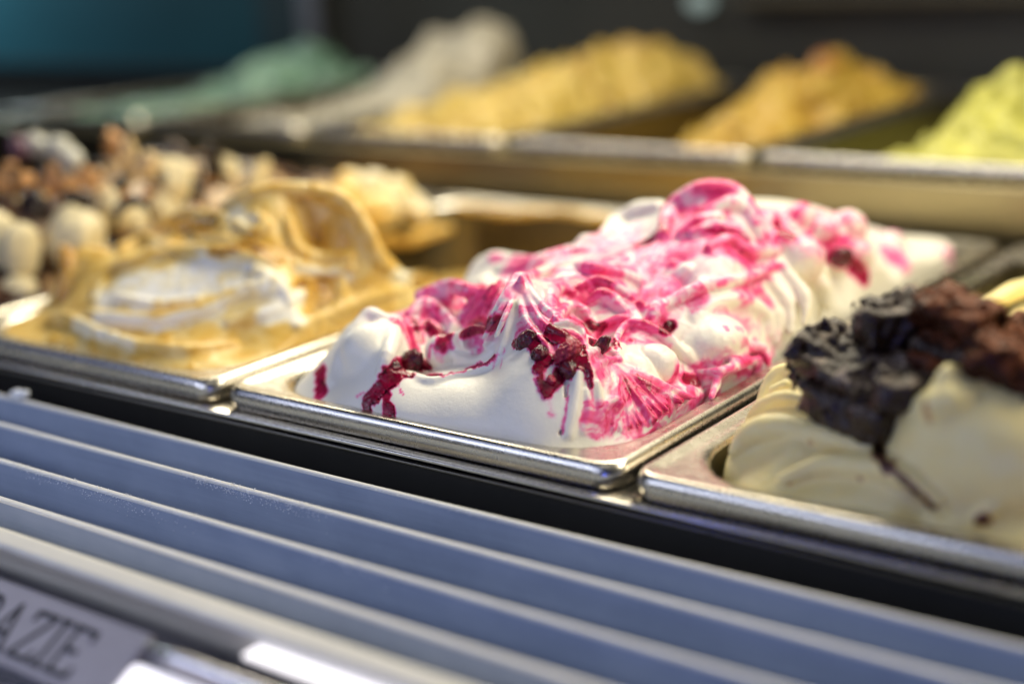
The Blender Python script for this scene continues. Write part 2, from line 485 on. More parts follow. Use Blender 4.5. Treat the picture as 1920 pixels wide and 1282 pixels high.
# ---- the white ice cream with berry swirls
g2 = Mass((8, 2, -13), (158, 331, 66), .62)
edge = []
for (x, y) in [(14, 40), (13, 70), (13, 100), (13, 140), (13, 180), (13, 220), (13, 260), (13, 300), (30, 324), (60, 326), (100, 326)]: edge.append((x, y, -1.5))
C2 = edge + [(20, 20, -1), (40, 10, -3), (63, 6, -3), (90, 4, -3), (118, 7, -3), (142, 19, -2), (149, 40, 0), (152, 80, 0), (152, 126, .5), (152, 160, 1), (152, 200, 2), (152, 240, 2), (151, 280, 3), (140, 318, 3)]
C2 += [cp(*a) for a in [
 (950,745,10),(1000,700,17),(950,665,18),(1040,690,18),
 (762,702,6),(804,712,7.5),(855,703,8.5),(910,686,12),(939,655,18),(955,600,27),(967,545,34),(976,522,36),
 (1000,555,33),(1044,598,29),(1087,623,25),(1103,690,18),(1110,750,9),
 (699,592,21),(650,612,15),(660,680,9),(625,705,4),(741,613,20),(728,655,16),(700,715,7),
 (768,650,12),(758,692,7),(800,690,6),(830,672,9),(880,660,10),(900,607,11),(870,620,10),
 (846,541,25),(796,565,21),(890,550,26),(935,530,30),(796,596,17),(889,590,15),
 (1035,510,31),(1100,508,33),(1150,516,31),(1188,530,28),(1068,580,25),(1130,600,22),(1185,592,22),(1100,555,28),(1150,545,29),(1125,650,15),
 (1194,614,20),(1160,642,18),(1220,680,13),(1235,712,6.5),(1157,685,14.5),(1180,740,7),(1130,785,3),(1270,735,3),(1290,713,4),
 (1404,660,5.5),(1345,700,4.5),(1299,606,18),(1380,610,14),(1340,650,10),(1252,617,12),(1250,565,24),(1310,532,29),(1397,528,26),(1451,503,26),
 (1322,495,33),(1380,490,33),(1331,358,52),(1370,363,51),(1414,406,43),(1277,412,43),(1340,430,41),(1214,447,33),(1232,388,42),(1270,380,47),(1068,477,27),(1010,492,26),(915,500,19),(890,525,13),(970,492,22),(1105,456,30),(1144,428,33),
 (1440,405,40),(1500,397,36),(1589,414,29),(1546,420,32),(1506,472,29),(1470,440,34),(1560,560,7),(1610,480,18),(1560,500,22),(1520,540,18),(1700,480,8),(1655,432,13)]]
C2 += [(80, 85, 24), (60, 100, 20), (35, 85, 14), (30, 110, 15), (60, 175, 27), (35, 200, 14), (80, 215, 34), (60, 250, 20), (110, 260, 24), (90, 290, 12), (40, 290, 4), (120, 300, 8), (90, 180, 40)]
g2.surface(C2, (13, 8, 152, 325), 25, 3.0, 1.2)
R, B = g2.rib, g2.ball
BW = lambda c, r, k, cut=False: g2.ball(tuple(proj(c)) + (c[2],), r, k, cut)
BW((100,25,-3), (33,17,12.5), 5); BW((122,30,0), (20,18,13), 5); BW((76,22,-3), (18,14,8), 4)

# left lump
B((690,640), (9,10,9), 5, up=-3); R([(690,594),(665,628),(640,672),(622,714)], [3,3.4,3,1.5], 3)
R([(742,607),(738,640),(727,672),(712,702)], [2.2,3,2.6,1.2], 1.2, up=.35); R([(700,592),(722,600),(742,607)], [3,2.5,2.2], 2)
# front sheet with its rolled lip, climbing to the peak
RW = lambda q, r, k, cut=False: g2.rib([cp(*a) for a in q], r, k, cut, world=True)
RW([(860,640,15),(893,634,19),(915,630,20)], [3.5,4.6,3], 2); BW(cp(831,660,11.5), (6.6,6,6.4), 1.2)
RW([(972,526,36),(950,570,31),(925,612,24),(905,640,19)], [3.0,3.4,3.0,2.4], 2.0)
BW(cp(889,640,18.5), (4.4,4.4,5.6), 1.2, True); BW(cp(905,628,21), (2.8,3,4), 1.0, True)
RW([(846,632,17),(852,652,13.5),(866,672,11),(888,680,11),(908,674,13),(924,657,16.5)], [1.7,2.3,2.6,2.5,2.2,1.4], .9)
RW([(770,692,7),(815,704,8.5),(856,700,9.5),(900,688,12),(925,670,15.5)], [1.2,1.9,2.0,1.9,1.4], .6, True)
RW([(700,708,6),(762,701,7),(804,714,8),(855,706,9.3),(910,689,12.6),(940,660,18),(955,612,25),(965,568,30.5)], [.9,1.2,1.5,1.5,1.5,1.7,2.0,1.7], 1.6)
RW([(968,560,31.5),(974,540,35.5),(977,518,39.5)], [3.0,2.0,.8], 1.8)
RW([(975,525,37),(950,565,32.5),(928,600,27.5),(908,632,22)], [1.0,1.1,1.1,.8], .8)
RW([(971,540,35),(948,590,30),(930,630,24)], [.9,1.0,.7], .7)
R([(979,523),(1002,560),(1030,590),(1052,603)], [1.8,1.6,1.5,1.0], .8, up=.5)
R([(977,530),(1000,580),(1026,615),(1060,632)], [1.3,1.2,1.2,.8], .6, up=.5)
R([(970,560),(988,605),(1015,638),(1030,655)], [1.2,1.1,1.0,.6], .6, up=.4)
R([(1040,612),(1064,611),(1086,620),(1095,632)], [.9,1.6,1.6,.9], .5, up=.6)
R([(1058,622),(1092,640),(1104,690),(1110,722),(1107,760)], [.6,.9,1.0,.9,.5], .5, up=.7)
R([(1084,700),(1081,740),(1074,780),(1066,818)], [1.3,2.0,2.3,2.0], 1.0, up=.4)
R([(1062,715),(1060,770),(1050,815)], [.7,.9,.7], .5, cut=True, up=.4)
R([(1098,735),(1102,770),(1092,812)], [1.2,1.8,1.4], .6, up=.3)
R([(1118,720),(1122,760),(1112,800)], [1.4,1.8,1.0], .8, up=.3)
R([(1040,650),(1052,690),(1058,715)], [1.2,1.5,1.0], .8, cut=True, up=.2)
R([(757,600),(768,632),(776,662)], [1.2,1.7,1.5], 1, cut=True, up=.2)
R([(742,692),(775,690),(806,692)], [1.6,2.0,1.2], .8, cut=True, up=.3)
R([(872,618),(905,607),(938,600)], [1.5,2.6,1.2], 1, cut=True, up=.3)
# pink ridge behind the curl
R([(790,558),(846,541),(892,550),(940,528)], [2.6,3.2,2.6,1.6], 2, up=.2)
R([(768,592),(796,577),(828,590),(850,612),(842,632)], [1.8,3,2.6,2.2,1.4], 1, up=.4)
R([(782,618),(806,612),(822,630),(812,648)], [1.4,2,1.8,1], .8, up=.4)
for a in ([(938,531),(916,562),(902,594)], [(925,538),(897,566),(872,600)], [(908,545),(880,572),(858,598)], [(948,535),(932,566),(918,596)]): R(a, [1.0,1.2,.6], .7, up=.4)
# folds in the middle
R([(985,523),(1035,510),(1100,509),(1146,516),(1190,530),(1208,550),(1202,572)], [1.4,2.2,2.6,2.4,2.4,2.2,1.4], 1.0, up=.5)
R([(1035,592),(1034,562),(1052,545),(1075,552)], [1.4,2.8,2.4,1.2], .9, up=.5)
R([(1042,602),(1066,582),(1096,592),(1112,614)], [1.4,2.4,2.2,1.2], .8, up=.5)
R([(1105,572),(1128,562),(1152,572),(1176,594)], [1.4,2.8,2.8,1.6], .9, up=.5)
R([(1085,543),(1118,533),(1152,543),(1184,562)], [1.2,2.2,2.2,1.2], .9, up=.5)
R([(1125,615),(1160,602),(1200,604)], [1.2,1.8,1.0], .9, up=.4)
R([(1285,512),(1256,550),(1230,590),(1222,606)], [3,4.2,3.4,1.8], 1.6, up=.3)
R([(1262,500),(1232,540),(1212,585)], [2,2.6,1.6], 1.2, up=.3)
# scallop with its round bowl, pleats below
B((1226,678), (8.5,8,7.5), 1.0, up=-1.5)
R([(1163,682),(1156,645),(1170,620),(1194,613),(1229,628),(1256,649),(1284,676),(1306,690)], [1.1,1.2,1.4,1.6,1.9,2.0,1.9,1.0], .7, up=1.0)
R([(1180,640),(1176,660)], [1.4,1.0], .6, cut=True, up=.6)
rgp = np.random.RandomState(4)
for a in np.linspace(0, 1, 17):
    e = np.array([(1124,800),(1165,806),(1210,794),(1245,772),(1280,748),(1302,742)])
    e = np.array([np.interp(a*5, range(6), e[:, 0]), np.interp(a*5, range(6), e[:, 1])]) + rgp.normal(0, 3, 2)
    s0 = np.array([1157,688]) + rgp.normal(0, 4, 2); m_ = (s0 + e)/2 + rgp.normal(0, 5, 2); t0 = rgp.choice([0, 0, .35])
    q_ = [tuple(s0*(1-t) + m_*t) if t < 1 else tuple(m_) for t in (t0*1.2, 1)] + [tuple(e)]
    rr_ = rgp.uniform(.55, 1.15)
    R(q_, [rr_*.7, rr_, rr_*.9], .9, up=.35)
R([(1122,794),(1136,768),(1152,757),(1162,766),(1150,790)], [1.2,1.6,1.7,1.5,.9], .5, up=.8)
R([(1104,668),(1130,658),(1158,668)], [1.2,1.4,1.0], .7, up=.6); R([(1108,700),(1132,680),(1156,676)], [1.0,1.3,1.0], .7, up=.4)
R([(1112,645),(1145,645)], [1.8,1.6], .6, cut=True, up=.4)
R([(1284,712),(1300,716)], [2.2,2.0], .8, cut=True, up=.3)
# curls along the right edge
R([(1308,702),(1352,703),(1388,690),(1424,676)], [1.0,1.8,1.8,1.2], .6, up=.7)
R([(1353,703),(1342,728),(1334,748)], [1.7,1.7,1.0], .6, up=.6)
R([(1380,684),(1402,660),(1428,661),(1442,684)], [1.4,2.0,2.2,1.6], .6, up=.6)
R([(1362,715),(1378,706)], [1.8,1.4], .6, cut=True, up=.3)
R([(1274,655),(1300,640),(1326,654),(1318,676),(1300,678)], [1.0,1.7,1.8,1.5,1.0], .6, up=.7)
R([(1306,660),(1322,650)], [1.4,1.2], .6, cut=True, up=.5)
B((1335,625), (12,13,8), 4, up=-2)
R([(1222,614),(1232,588),(1264,570),(1312,546),(1362,536),(1400,527),(1453,503)], [1.6,2.2,2.4,2.4,2.2,2.0,1.2], .9, up=.5)
R([(1246,622),(1256,612)], [2.4,2.2], .7, cut=True, up=.1)
R([(1306,600),(1336,575),(1384,566),(1430,590),(1440,625)], [2,2.6,3,3,2], 2.4, up=.2)
for a in ([(1440,522),(1476,570),(1482,622)], [(1468,500),(1508,556),(1510,606)], [(1420,542),(1452,590),(1454,640)], [(1500,500),(1545,540),(1552,575)]): R(a, [1.6,2.8,1.6], 2.0, up=.1)
# shoulder and summit
R([(880,532),(897,503),(926,486),(960,490),(1000,494)], [2.2,3.2,3.4,3.4,3], 4); R([(905,530),(930,508),(970,505)], [2,3,2.4], 3)
R([(972,507),(1020,490),(1068,477),(1100,472)], [2.5,3.6,3.6,2.5], 2); B((1105,460), (6,6,5.5), 2, up=-1)
R([(1130,450),(1160,421),(1200,398),(1236,389)], [3,4.6,4.6,3], 2); B((1216,449), 5.5, 1.5, cut=True)
R([(1246,442),(1260,396),(1300,366),(1333,358),(1372,363),(1396,386),(1416,422),(1432,462)], [3,4,4.4,4.6,4.4,4,3.4,2.4], 1.8)
R([(1300,442),(1342,432),(1392,445),(1414,472)], [2,2.8,2.8,1.6], 1.0, up=.4); R([(1328,402),(1368,386),(1396,396)], [2.4,3.6,2.6], 1.2, up=.2)
R([(1276,442),(1308,421),(1350,411)], [2,2.8,2], 1.0, up=.4); R([(1330,468),(1366,456),(1402,476),(1452,474)], [2,3,3,2], 1.2, up=.3)
for q_, r_ in (((1440,410), 5), ((1500,405), 7), ((1590,422), 8), ((1546,428), 6), ((1502,478), 9), ((1612,472), 6), ((1672,452), 6), ((1466,450), 5), ((1565,480), 6)): B(q_, r_, 2.0, up=-1.5)
g2.mesh(-12)
P = g2.P
g2.nf = fbm(warp(P, 4, 1.5, 13)/1.5, 2, 17); g2.nz = fbm(warp(P, 8, 3, 3)/4.2, 3, 11)
Wp = warp(warp(P, 16, 9, 21), 6, 3.0, 33)
st = fbm(Wp*np.array([1, .5, 1.3])/4.6, 2, 41)*.68 + fbm(Wp*np.array([1.2, .6, 1.6])/1.9, 2, 43)*.32
g2.stk = np.clip((st-.5)*2.2 + .5, 0, 1)
st2 = np.abs(fbm(Wp/5.5, 2, 51) - .5)*2
g2.P = P + g2.Nr*((g2.stk-.5)*.35*sstep(22, 60, P[:, 1])[:, None][:, 0] + (fbm(P/1.6, 2, 5)-.5)*.10)[:, None]
g2.nrm(); g2.tree()
mix = np.zeros(len(P))
syr = np.zeros(len(P)); hol = np.zeros(len(P)); SYR = {(1040,625),(968,645),(1028,735),(744,698),(690,742),(720,728),(724,752),(748,702),(1095,650),(1016,690)}
def T(q, wd, val, soft=1.0, a=1.0, jit=.5, streak=0.):
    global mix
    mix = g2.paint(mix, q, wd, val, soft, a, jit, streak)
    if val >= .8: hol[:] = g2.paint(hol.copy(), q, wd, 1.0, soft, a, jit)
    elif val < .3: hol[:] = g2.paint(hol.copy(), q, wd, 0, soft, a, jit)
    if q[0] in SYR: syr[:] = g2.paint(syr.copy(), q, wd*.92, 1.0, soft, a, jit)
    elif val < .3 and wd < 2.5: syr[:] = g2.paint(syr.copy(), q, wd*.9, 0, soft, a, jit)
exec_paint = [
 # faint blush around the stained zones
 ([(760,600),(850,560),(950,540),(1060,545),(1190,560)], 12, .16, 9, .9, .3, .10), ([(1000,590),(1060,640),(1140,690),(1220,750),(1320,710),(1430,675)], 7, .14, 6, .9, .3, .08), ([(1100,480),(1240,460),(1340,420),(1460,440),(1590,430)], 16, .17, 9, .9, .3, .10), ([(1235,560),(1330,520),(1450,500)], 7, .12, 6, .9, .3, .08),
 # broad stained zones
 ([(770,580),(850,555),(930,545)], 9, .44, 4, 1, .3, .34), ([(985,540),(1100,530),(1205,550)], 13, .42, 5, 1, .3, .42), ([(1010,590),(1110,600),(1215,600)], 9, .48, 4, 1, .3, .40),
 ([(985,500),(1080,485),(1190,480),(1260,465)], 11, .36, 5, 1, .3, .42), ([(1130,450),(1190,440)], 6, .2, 4, 1, .3, .3),
 ([(1262,425),(1330,385),(1385,395)], 14, .44, 5, 1, .3, .40), ([(1300,450),(1370,465),(1455,478)], 9, .54, 4, 1, .3, .34), ([(1240,510),(1210,570)], 8, .38, 4, 1, .3, .38), ([(1280,490),(1330,500),(1400,505)], 6, .22, 4, 1, .3, .3),
 ([(1430,405),(1480,440),(1560,430),(1600,420)], 12, .26, 6, 1, .4, .36), ([(1620,430),(1680,450)], 9, .16, 5, 1, .4, .3),
 ([(1150,700),(1220,755),(1290,730)], 8, .46, 3, 1, .3, .40), ([(1120,785),(1190,790),(1260,765)], 6, .46, 2, 1, .3, .42), ([(1120,680),(1150,690)], 4, .36, 2, 1, .3, .3), ([(1310,720),(1400,680),(1445,680)], 7, .38, 3, 1, .3, .36),
 ([(965,545),(1000,590),(1055,640)], 7.5, .40, 3, 1, .3, .40), ([(975,525),(935,560),(900,640)], 4, .30, 2, 1, .3, .34), ([(1265,580),(1340,545),(1450,505)], 3.6, .28, 3, 1, .3, .34), ([(1360,590),(1420,620),(1450,650)], 5, .14, 4, 1, .3, .24), ([(1480,560),(1500,500)], 6, .03, 5, 1, .3, .06),
 # crimson and wine
 ([(1040,625),(1065,640),(1085,690)], 3.9, .80, 1.6, 1, .5, .2), ([(1095,650),(1105,700),(1108,724)], .9, .86, .6, 1, .3, .1), ([(1000,600),(1050,628)], 1.6, .56, 1, 1, .4, .2), ([(985,560),(1030,605)], 1.1, .5, 1, 1, .4, .2),
 ([(968,645),(1000,640),(1022,672),(1012,690)], 2.4, .9, .7, 1, .5, .05), ([(1016,690),(1014,715),(1024,742)], 1.5, .72, 1.2, 1, .7, .15), ([(1030,745),(1034,775)], .8, .34, 1.4, 1, .8, .1), ([(1028,735),(1052,700)], 2.2, .8, .7, 1, .5, .1),
 ([(1066,724),(1062,770),(1054,812)], .45, .6, .5, 1, .4, .1), ([(1110,735),(1118,790)], .35, .45, .5, 1, .4, .1),
 ([(740,600),(766,626),(776,660)], 2.2, .74, 1.0, 1, .4, .14), ([(728,690),(755,682),(800,684)], 2.8, 1.0, .8, 1, .5, .05), ([(744,698),(724,718),(703,744)], 3.7, .96, .7, 1, .45, .06), ([(600,695),(602,738)], 2.6, .8, 1.2, 1, .4, .1),
 ([(690,742),(687,758),(692,776)], 1.7, .86, .6, 1, .4, .06), ([(722,728),(725,750),(724,772)], 1.9, .88, .6, 1, .4, .06), ([(724,752),(733,764),(736,782)], 1.3, .84, .6, 1, .4, .06), ([(682,736),(670,742)], .5, .6, .5, 1, .5, .1), ([(742,715),(756,740)], .4, .6, .4, 1, .5, .1), ([(748,702),(772,704)], 1.6, .9, .6, 1, .4, .05),
 ([(800,704),(830,703),(870,694),(900,684)], 1.0, .85, .6, 1, .4, .1), ([(808,648),(803,675),(810,698)], .6, .66, .6, 1, .4, .1), ([(890,688),(912,680),(926,668)], .9, .8, .5, 1, .4, .1),
 ([(870,620),(905,610),(935,602)], 3.0, .84, 1.4, 1, .3, .05), ([(885,592),(915,562),(940,535)], 4.6, .73, 1.8, 1, .3, .12), ([(1000,548),(1034,542)], 4, .2, 2.5, 1, .3, .1), ([(974,522),(975,545)], 2, .34, 1.2, 1, .3, .1), ([(985,530),(1010,560)], .7, .08, .6, 1, .3, .05), ([(800,612),(836,628),(826,650)], 2.4, .82, 1.6, 1, .4, .16), ([(776,600),(790,640)], 1.4, .8, 1, 1, .4, .1),
 ([(848,652),(838,642)], .7, .5, .6, 1, .4, .1), ([(858,640),(862,648)], .5, .55, .4), ([(820,664),(826,676)], .9, .22, .8), ([(900,655),(905,640)], .5, .6, .4),
 ([(946,655),(938,690)], .3, .5, .4, .8), ([(935,650),(925,690)], .25, .45, .4, .8),
 ([(1112,645),(1150,648)], 2.6, .98, .8, 1, .3, .05), ([(1288,712),(1302,718)], 2.6, .88, 1, 1, .3, .08), ([(1248,618),(1258,612)], 2.6, 1.0, .8, 1, .3, .05), ([(1100,607),(1130,610)], 1.8, .84, 1, 1, .4, .05),
 ([(1064,548),(1100,555),(1120,545)], 3, .66, 2, 1, .4, .2), ([(1090,600),(1075,612)], 1.4, .72, 1), ([(1150,600),(1180,610)], 2.4, .62, 1.4, 1, .4, .14), ([(1190,552),(1204,572)], 2.2, .7, 1.4, 1, .4, .1), ([(1160,540),(1190,545)], 1.6, .2, 1.2),
 ([(982,523),(1035,507),(1100,507),(1150,514)], 1.0, .5, 1.0, 1, .4, .1), ([(1158,600),(1160,640)], .6, .52, .6), ([(1155,650),(1162,676)], .6, .55, .6), ([(1155,690),(1190,725),(1240,745)], 1.2, .62, 1, 1, .5, .2), ([(1180,720),(1200,750)], 1.0, .75, .8, 1, .6, .1), ([(1220,770),(1255,760)], 1.8, .76, 1, 1, .6, .1),
 ([(1210,448),(1222,440)], 6, .86, 2.5, 1, .3, .06), ([(1262,430),(1285,405),(1310,395)], 5, .66, 3, 1, .3, .14), ([(1320,356),(1350,354)], 5, .72, 2, 1, .3, .06), ([(1340,462),(1390,478)], 5, .66, 3, 1, .4, .14), ([(1460,425),(1480,440)], 3.2, .8, 2, 1, .3, .1),
 ([(1255,490),(1290,475)], 3, .62, 2, 1, .4, .14), ([(1395,560),(1430,545),(1440,570)], 1.8, .42, 2, 1, .5, .2), ([(1440,500),(1458,500)], 1.6, .66, 1), ([(1318,655),(1336,655)], .01, 0, .5), ([(1365,590),(1390,602),(1400,612),(1384,616)], .9, .36, 1.6), ([(1358,612),(1362,618)], .8, .55, .6),
 ([(1570,480),(1584,486)], 4, .96, 2, 1, .3, .04), ([(1560,455),(1590,455)], 3, .66, 2), ([(1600,500),(1620,520)], 3.4, .8, 2, 1, .3, .05), ([(1665,478),(1690,492)], 5, .46, 3, 1, .4, .1), ([(1770,470),(1790,478)], 4, .3, 3),
 ([(928,482),(935,486)], 2.2, .42, 2), ([(962,486),(980,492)], 2.6, .62, 1.5), ([(1400,672),(1428,666)], 1.4, .64, 1.2, 1, .4, .1), ([(1436,676),(1442,690)], 1.6, .72, 1), ([(1385,700),(1400,695)], .9, .66, .8),
 # clean white kept on the crests
 ([(966,575),(960,600),(955,625)], 1.8, .0, .8), ([(1045,612),(1064,610),(1088,622)], 1.3, .04, .7), ([(1086,705),(1080,750),(1072,800)], 1.9, .02, .6), ([(745,612),(736,648),(724,676)], 1.9, .03, .8), ([(1066,583),(1092,592)], 1.6, .2, 1.2), ([(1050,650),(1056,700)], .9, .05, .6),
 ([(1130,566),(1160,580)], 1.8, .26, 1.4), ([(1330,495),(1380,505)], 4, .1, 3), ([(1310,500),(1320,520)], 3, .12, 2), ([(1380,400),(1410,440)], 3, .14, 2.5), ([(1220,670),(1230,690)], 6.5, .03, 1.6, 1, .1, .03), ([(1310,376),(1290,372)], 2.6, .2, 2),
]
for e_ in exec_paint: T(*e_)
cmp = np.where(mix > .44, .44 + (mix - .44)*.58, mix); hh_ = np.clip(hol, 0, 1); mix = cmp*(1-hh_) + mix*hh_; mix = np.where(syr < .3, np.minimum(mix, .80), mix)
vein = sstep(.10, .0, st2)*sstep(.08, .25, mix)*.16
mix = np.clip(mix + vein, 0, 1)
M_berry = gelato_mat('berry_gelato', [(0, (.84, .81, .71)), (.10, (.85, .74, .71)), (.26, (.84, .45, .56)), (.45, (.86, .13, .35)), (.62, (.74, .035, .17)), (.78, (.36, .008, .05)), (.92, (.11, .004, .02)), (1, (.045, .003, .012))])
keepwine = mix
g2o = add('berry_ice_cream', g2.P, g2.Q, M_berry, None, True, {'mix': mix})
tag(g2o, 'white ice cream with glossy pink and wine red berry swirls rising to a soft peak', 'ice cream')
# ---- berries and syrup beads on the white ice cream
def skin_ball(c, r, seed, kind='berry', sq=(1, 1, 1)):
    """a lumpy berry: a cluster of drupelets or a wrinkled skin"""
    n = 26; V = []; F = []
    for i in range(n + 1):
        for j in range(2*n):
            a, b_ = math.pi*i/n, math.pi*j/n
            V.append((math.sin(a)*math.cos(b_), math.sin(a)*math.sin(b_), math.cos(a)))
    for i in range(n):
        for j in range(2*n):
            F.append((i*2*n + j, (i+1)*2*n + j, (i+1)*2*n + (j+1) % (2*n), i*2*n + (j+1) % (2*n)))
    V = np.array(V); rg = np.random.RandomState(seed)
    if kind == 'drupe':
        k = np.arange(46) + .5; ph = np.arccos(1 - 2*k/46); th = np.pi*(1 + 5**.5)*k
        Cn = np.stack([np.cos(th)*np.sin(ph), np.sin(th)*np.sin(ph), np.cos(ph)], -1)
        d = np.arccos(np.clip(V @ Cn.T, -1, 1)).min(1)
        V = V*(.80 + .24*np.sqrt(np.clip(1 - (d/.30)**2, 0, 1)))[:, None]
    elif kind == 'smooth':
        rg.normal(); V = V*(1 + .06*(fbm(V*1.6 + seed, 2, seed)-.5))[:, None]; return V*r + c, F
    else:
        V = V*(.86 + .34*(fbm(V*2.2 + seed*9.1, 3, seed) - .3) + .10*(fbm(V*7 + seed, 2, seed+3)-.5))[:, None]
    ax = rg.normal(size=3); ax /= np.linalg.norm(ax); R_ = np.array(Matrix.Rotation(rg.uniform(0, 6), 3, Vector(ax)))
    V = (V*v3(sq)) @ R_.T*r + c
    return V, F
M_blackberry, nt, b = mat('dark_berry_skin'); n_ = noise_node(nt, 700, 3, .6)
c_ = ramp(nt, n_.outputs[0], [(.35, (.020, .002, .006)), (.7, (.17, .006, .028))]); nt.links.new(c_.outputs[0], b.inputs['Base Color'])
b.inputs['Roughness'].default_value = .10; bump(nt, b, n_.outputs[0], .0005)
M_rasp, nt, b = mat('crushed_raspberry'); n_ = noise_node(nt, 900, 4, .7)
c_ = ramp(nt, n_.outputs[0], [(.3, (.16, .003, .018)), (.7, (.52, .014, .07))]); nt.links.new(c_.outputs[0], b.inputs['Base Color'])
b.inputs['Roughness'].default_value = .12; bump(nt, b, n_.outputs[0], .0006)
def on(m, px, py, sink=.0):
    h, n = m.ray(px, py)
    return h - v3(n)*sink
BER = [(986, 640, 4.1, 'w', M_blackberry, (1.25, .9, .8), 'dark wine berry nearest the ice cream peak, glossy and wrinkled'),
       (1012, 664, 3.4, 'w', M_blackberry, (1.1, .9, .9), 'small dark berry just below the wrinkled wine berry under the peak'),
       (1064, 662, 5.0, 'drupe', M_rasp, (1.1, 1, .7), 'crushed raspberry with wet seeds set right of the peak'),
       (1066, 692, 3.6, 'w', M_blackberry, (1.1, .9, .9), 'shiny black berry at the foot of the crushed raspberry, above the white finger fold'),
       (1034, 712, 2.4, 'w', M_rasp, (1.5, .8, .7), 'shrivelled red berry skin below the crushed raspberry'),
       (766, 684, 5.6, 'w', M_blackberry, (1.35, .8, .7), 'large dark berry lying in the hollow beside the left white lump'),
       (738, 690, 3.2, 'w', M_blackberry, (1, 1, .8), 'dark berry at the top of the dripping wine red syrup'),
       (1128, 648, 3.0, 'w', M_blackberry, (1.6, .8, .7), 'dark berry tucked under the pink bridge beside the white scallop'),
       (1252, 616, 2.6, 'w', M_blackberry, (1.2, .9, .8), 'dark berry in the slot above the white scallop'),
       (1578, 482, 5.0, 'w', M_blackberry, (1, 1, .8), 'blurred dark berry on the far right slope of the white ice cream')]
for i, (px, py, r, kd, m_, sq, lab) in enumerate(BER):
    c = on(g2, px, py, r*.05)
    V, F = skin_ball(np.zeros(3), r, 20+i, kd, sq)
    tag(add('berry', V + c, F, m_, None, True, loc=tuple(c)), lab, 'berry', 'berries in the white ice cream')

# syrup lying proud of the white mass: a part of the ice cream
wine = syr > .5
fq = wine[g2.Q].all(1)
u, inv = np.unique(g2.Q[fq], return_inverse=True)
edgew = sstep(.5, .95, syr[u])
sy = g2.P[u] + g2.Nr[u]*(.05 + .55*edgew + .25*(g2.nz[u]-.5))[:, None]
M_syrup, nt, b = mat('wine_syrup'); n_ = noise_node(nt, 380, 3, .6, .5)
at_ = N(nt, 'ShaderNodeAttribute', attribute_name='mix'); jj = math_node(nt, 'MULTIPLY_ADD', n_.outputs[0], .9); nt.links.new(at_.outputs['Fac'], jj.node.inputs[2])
c_ = ramp(nt, math_node(nt, 'MULTIPLY', jj, .55), [(.28, (.64, .018, .08)), (.60, (.40, .006, .048)), (.84, (.15, .002, .018)), (1, (.05, .001, .008))]); nt.links.new(c_.outputs[0], b.inputs['Base Color'])
b.inputs['Roughness'].default_value = .07; b.inputs['Specular IOR Level'].default_value = .4; bump(nt, b, n_.outputs[0], .0005)
fs = inv.reshape(-1, 4); left_ = sy[fs].mean(1)[:, 0] < 92
for sel in (left_, ~left_):
    lab_ = np.arange(len(sy)); ff = fs[sel]
    for _ in range(400):                                            # keep every connected pool as a part of its own
        m_ = lab_[ff].min(1); old = lab_.copy(); np.minimum.at(lab_, ff.ravel(), np.repeat(m_, 4))
        if (old == lab_).all(): break
    ids, cnt = np.unique(lab_[ff[:, 0]], return_counts=True)
    for id_ in ids[cnt > 40]:
        f1 = ff[lab_[ff[:, 0]] == id_]; u1, i1 = np.unique(f1, return_inverse=True)
        add('syrup', sy[u1], i1.reshape(-1, 4), M_syrup, g2o, True, {'mix': edgew[u1]})

# ---- caramel ice cream
g1 = Mass((-166, 1, -70), (-8, 331, 66), 1.05)
C1 = [(-161, y, -2) for y in (25, 60, 100, 140)] + [(-161, 165, -20), (-161, 210, -45), (-160, 270, -50), (-160, 300, -45), (-150, 322, -42), (-140, 10, -2), (-110, 5, -2), (-70, 5, -2), (-40, 8, -2), (-20, 22, -1), (-14, 50, 0), (-14, 90, 1), (-14, 115, 0), (-13, 140, -14), (-13, 190, -30)]
C1 += [cp(*a) for a in [(330,480,27),(450,484,28),(530,525,21),(190,545,15),(240,508,22),(250,592,10),(330,608,8),(420,590,11),(300,632,5),(100,612,1.5),(200,652,1),(330,664,2),(450,640,2),
 (560,585,10),(640,572,7),(600,606,2),(430,392,44),(520,363,50),(600,366,48),(655,392,43),(692,440,33),(717,495,21),(760,522,11),(822,533,3),(600,430,34),(620,470,27),(560,492,25),(640,512,21),(660,545,13),
 (330,440,32),(400,430,36),(380,462,29),(250,472,24),(120,500,18),(150,470,23),(118,555,6)]]
C1 += [(-40, 140, -14), (-70, 135, -4), (-30, 190, -40), (-90, 160, -14), (-80, 205, -30), (-60, 170, -26), (-105, 230, -50), (-60, 230, -55), (-30, 240, -38), (-60, 290, -48), (-30, 312, -42), (-90, 318, -42), (-112, 312, -42), (-25, 200, -25), (-95, 112, 34), (-130, 135, 20), (-140, 155, -16)]
g1.surface(C1, (-161, 8, -15, 326), 26, 3.0, 1.6)
R, B = g1.rib, g1.ball
R([(180,560),(205,520),(250,498),(330,478),(420,478),(490,492),(545,528)], [2,3,3.4,3.6,3.6,3,2], 2.4, up=.2)
R([(165,592),(230,606),(310,608),(380,590),(440,560),(510,538),(560,542)], [2,3,3.2,3.2,3,2.6,1.6], 1.4, up=.6)
R([(90,604),(130,600),(190,632),(270,655),(350,662),(440,648)], [1.6,2.4,2.6,2.6,2.4,1.6], 1.2, up=.6)
R([(220,560),(300,575),(370,562)], [2,2.4,1.6], 1.2, up=.3); R([(430,610),(500,590),(560,560),(580,545)], [2,2.6,2.6,1.8], 1.4, up=.4)
R([(560,612),(620,590),(690,560),(750,545)], [2,3,3,2], 2, up=.2); R([(470,560),(520,545),(560,530)], [1.6,2,1.4], 1.2, up=.4)
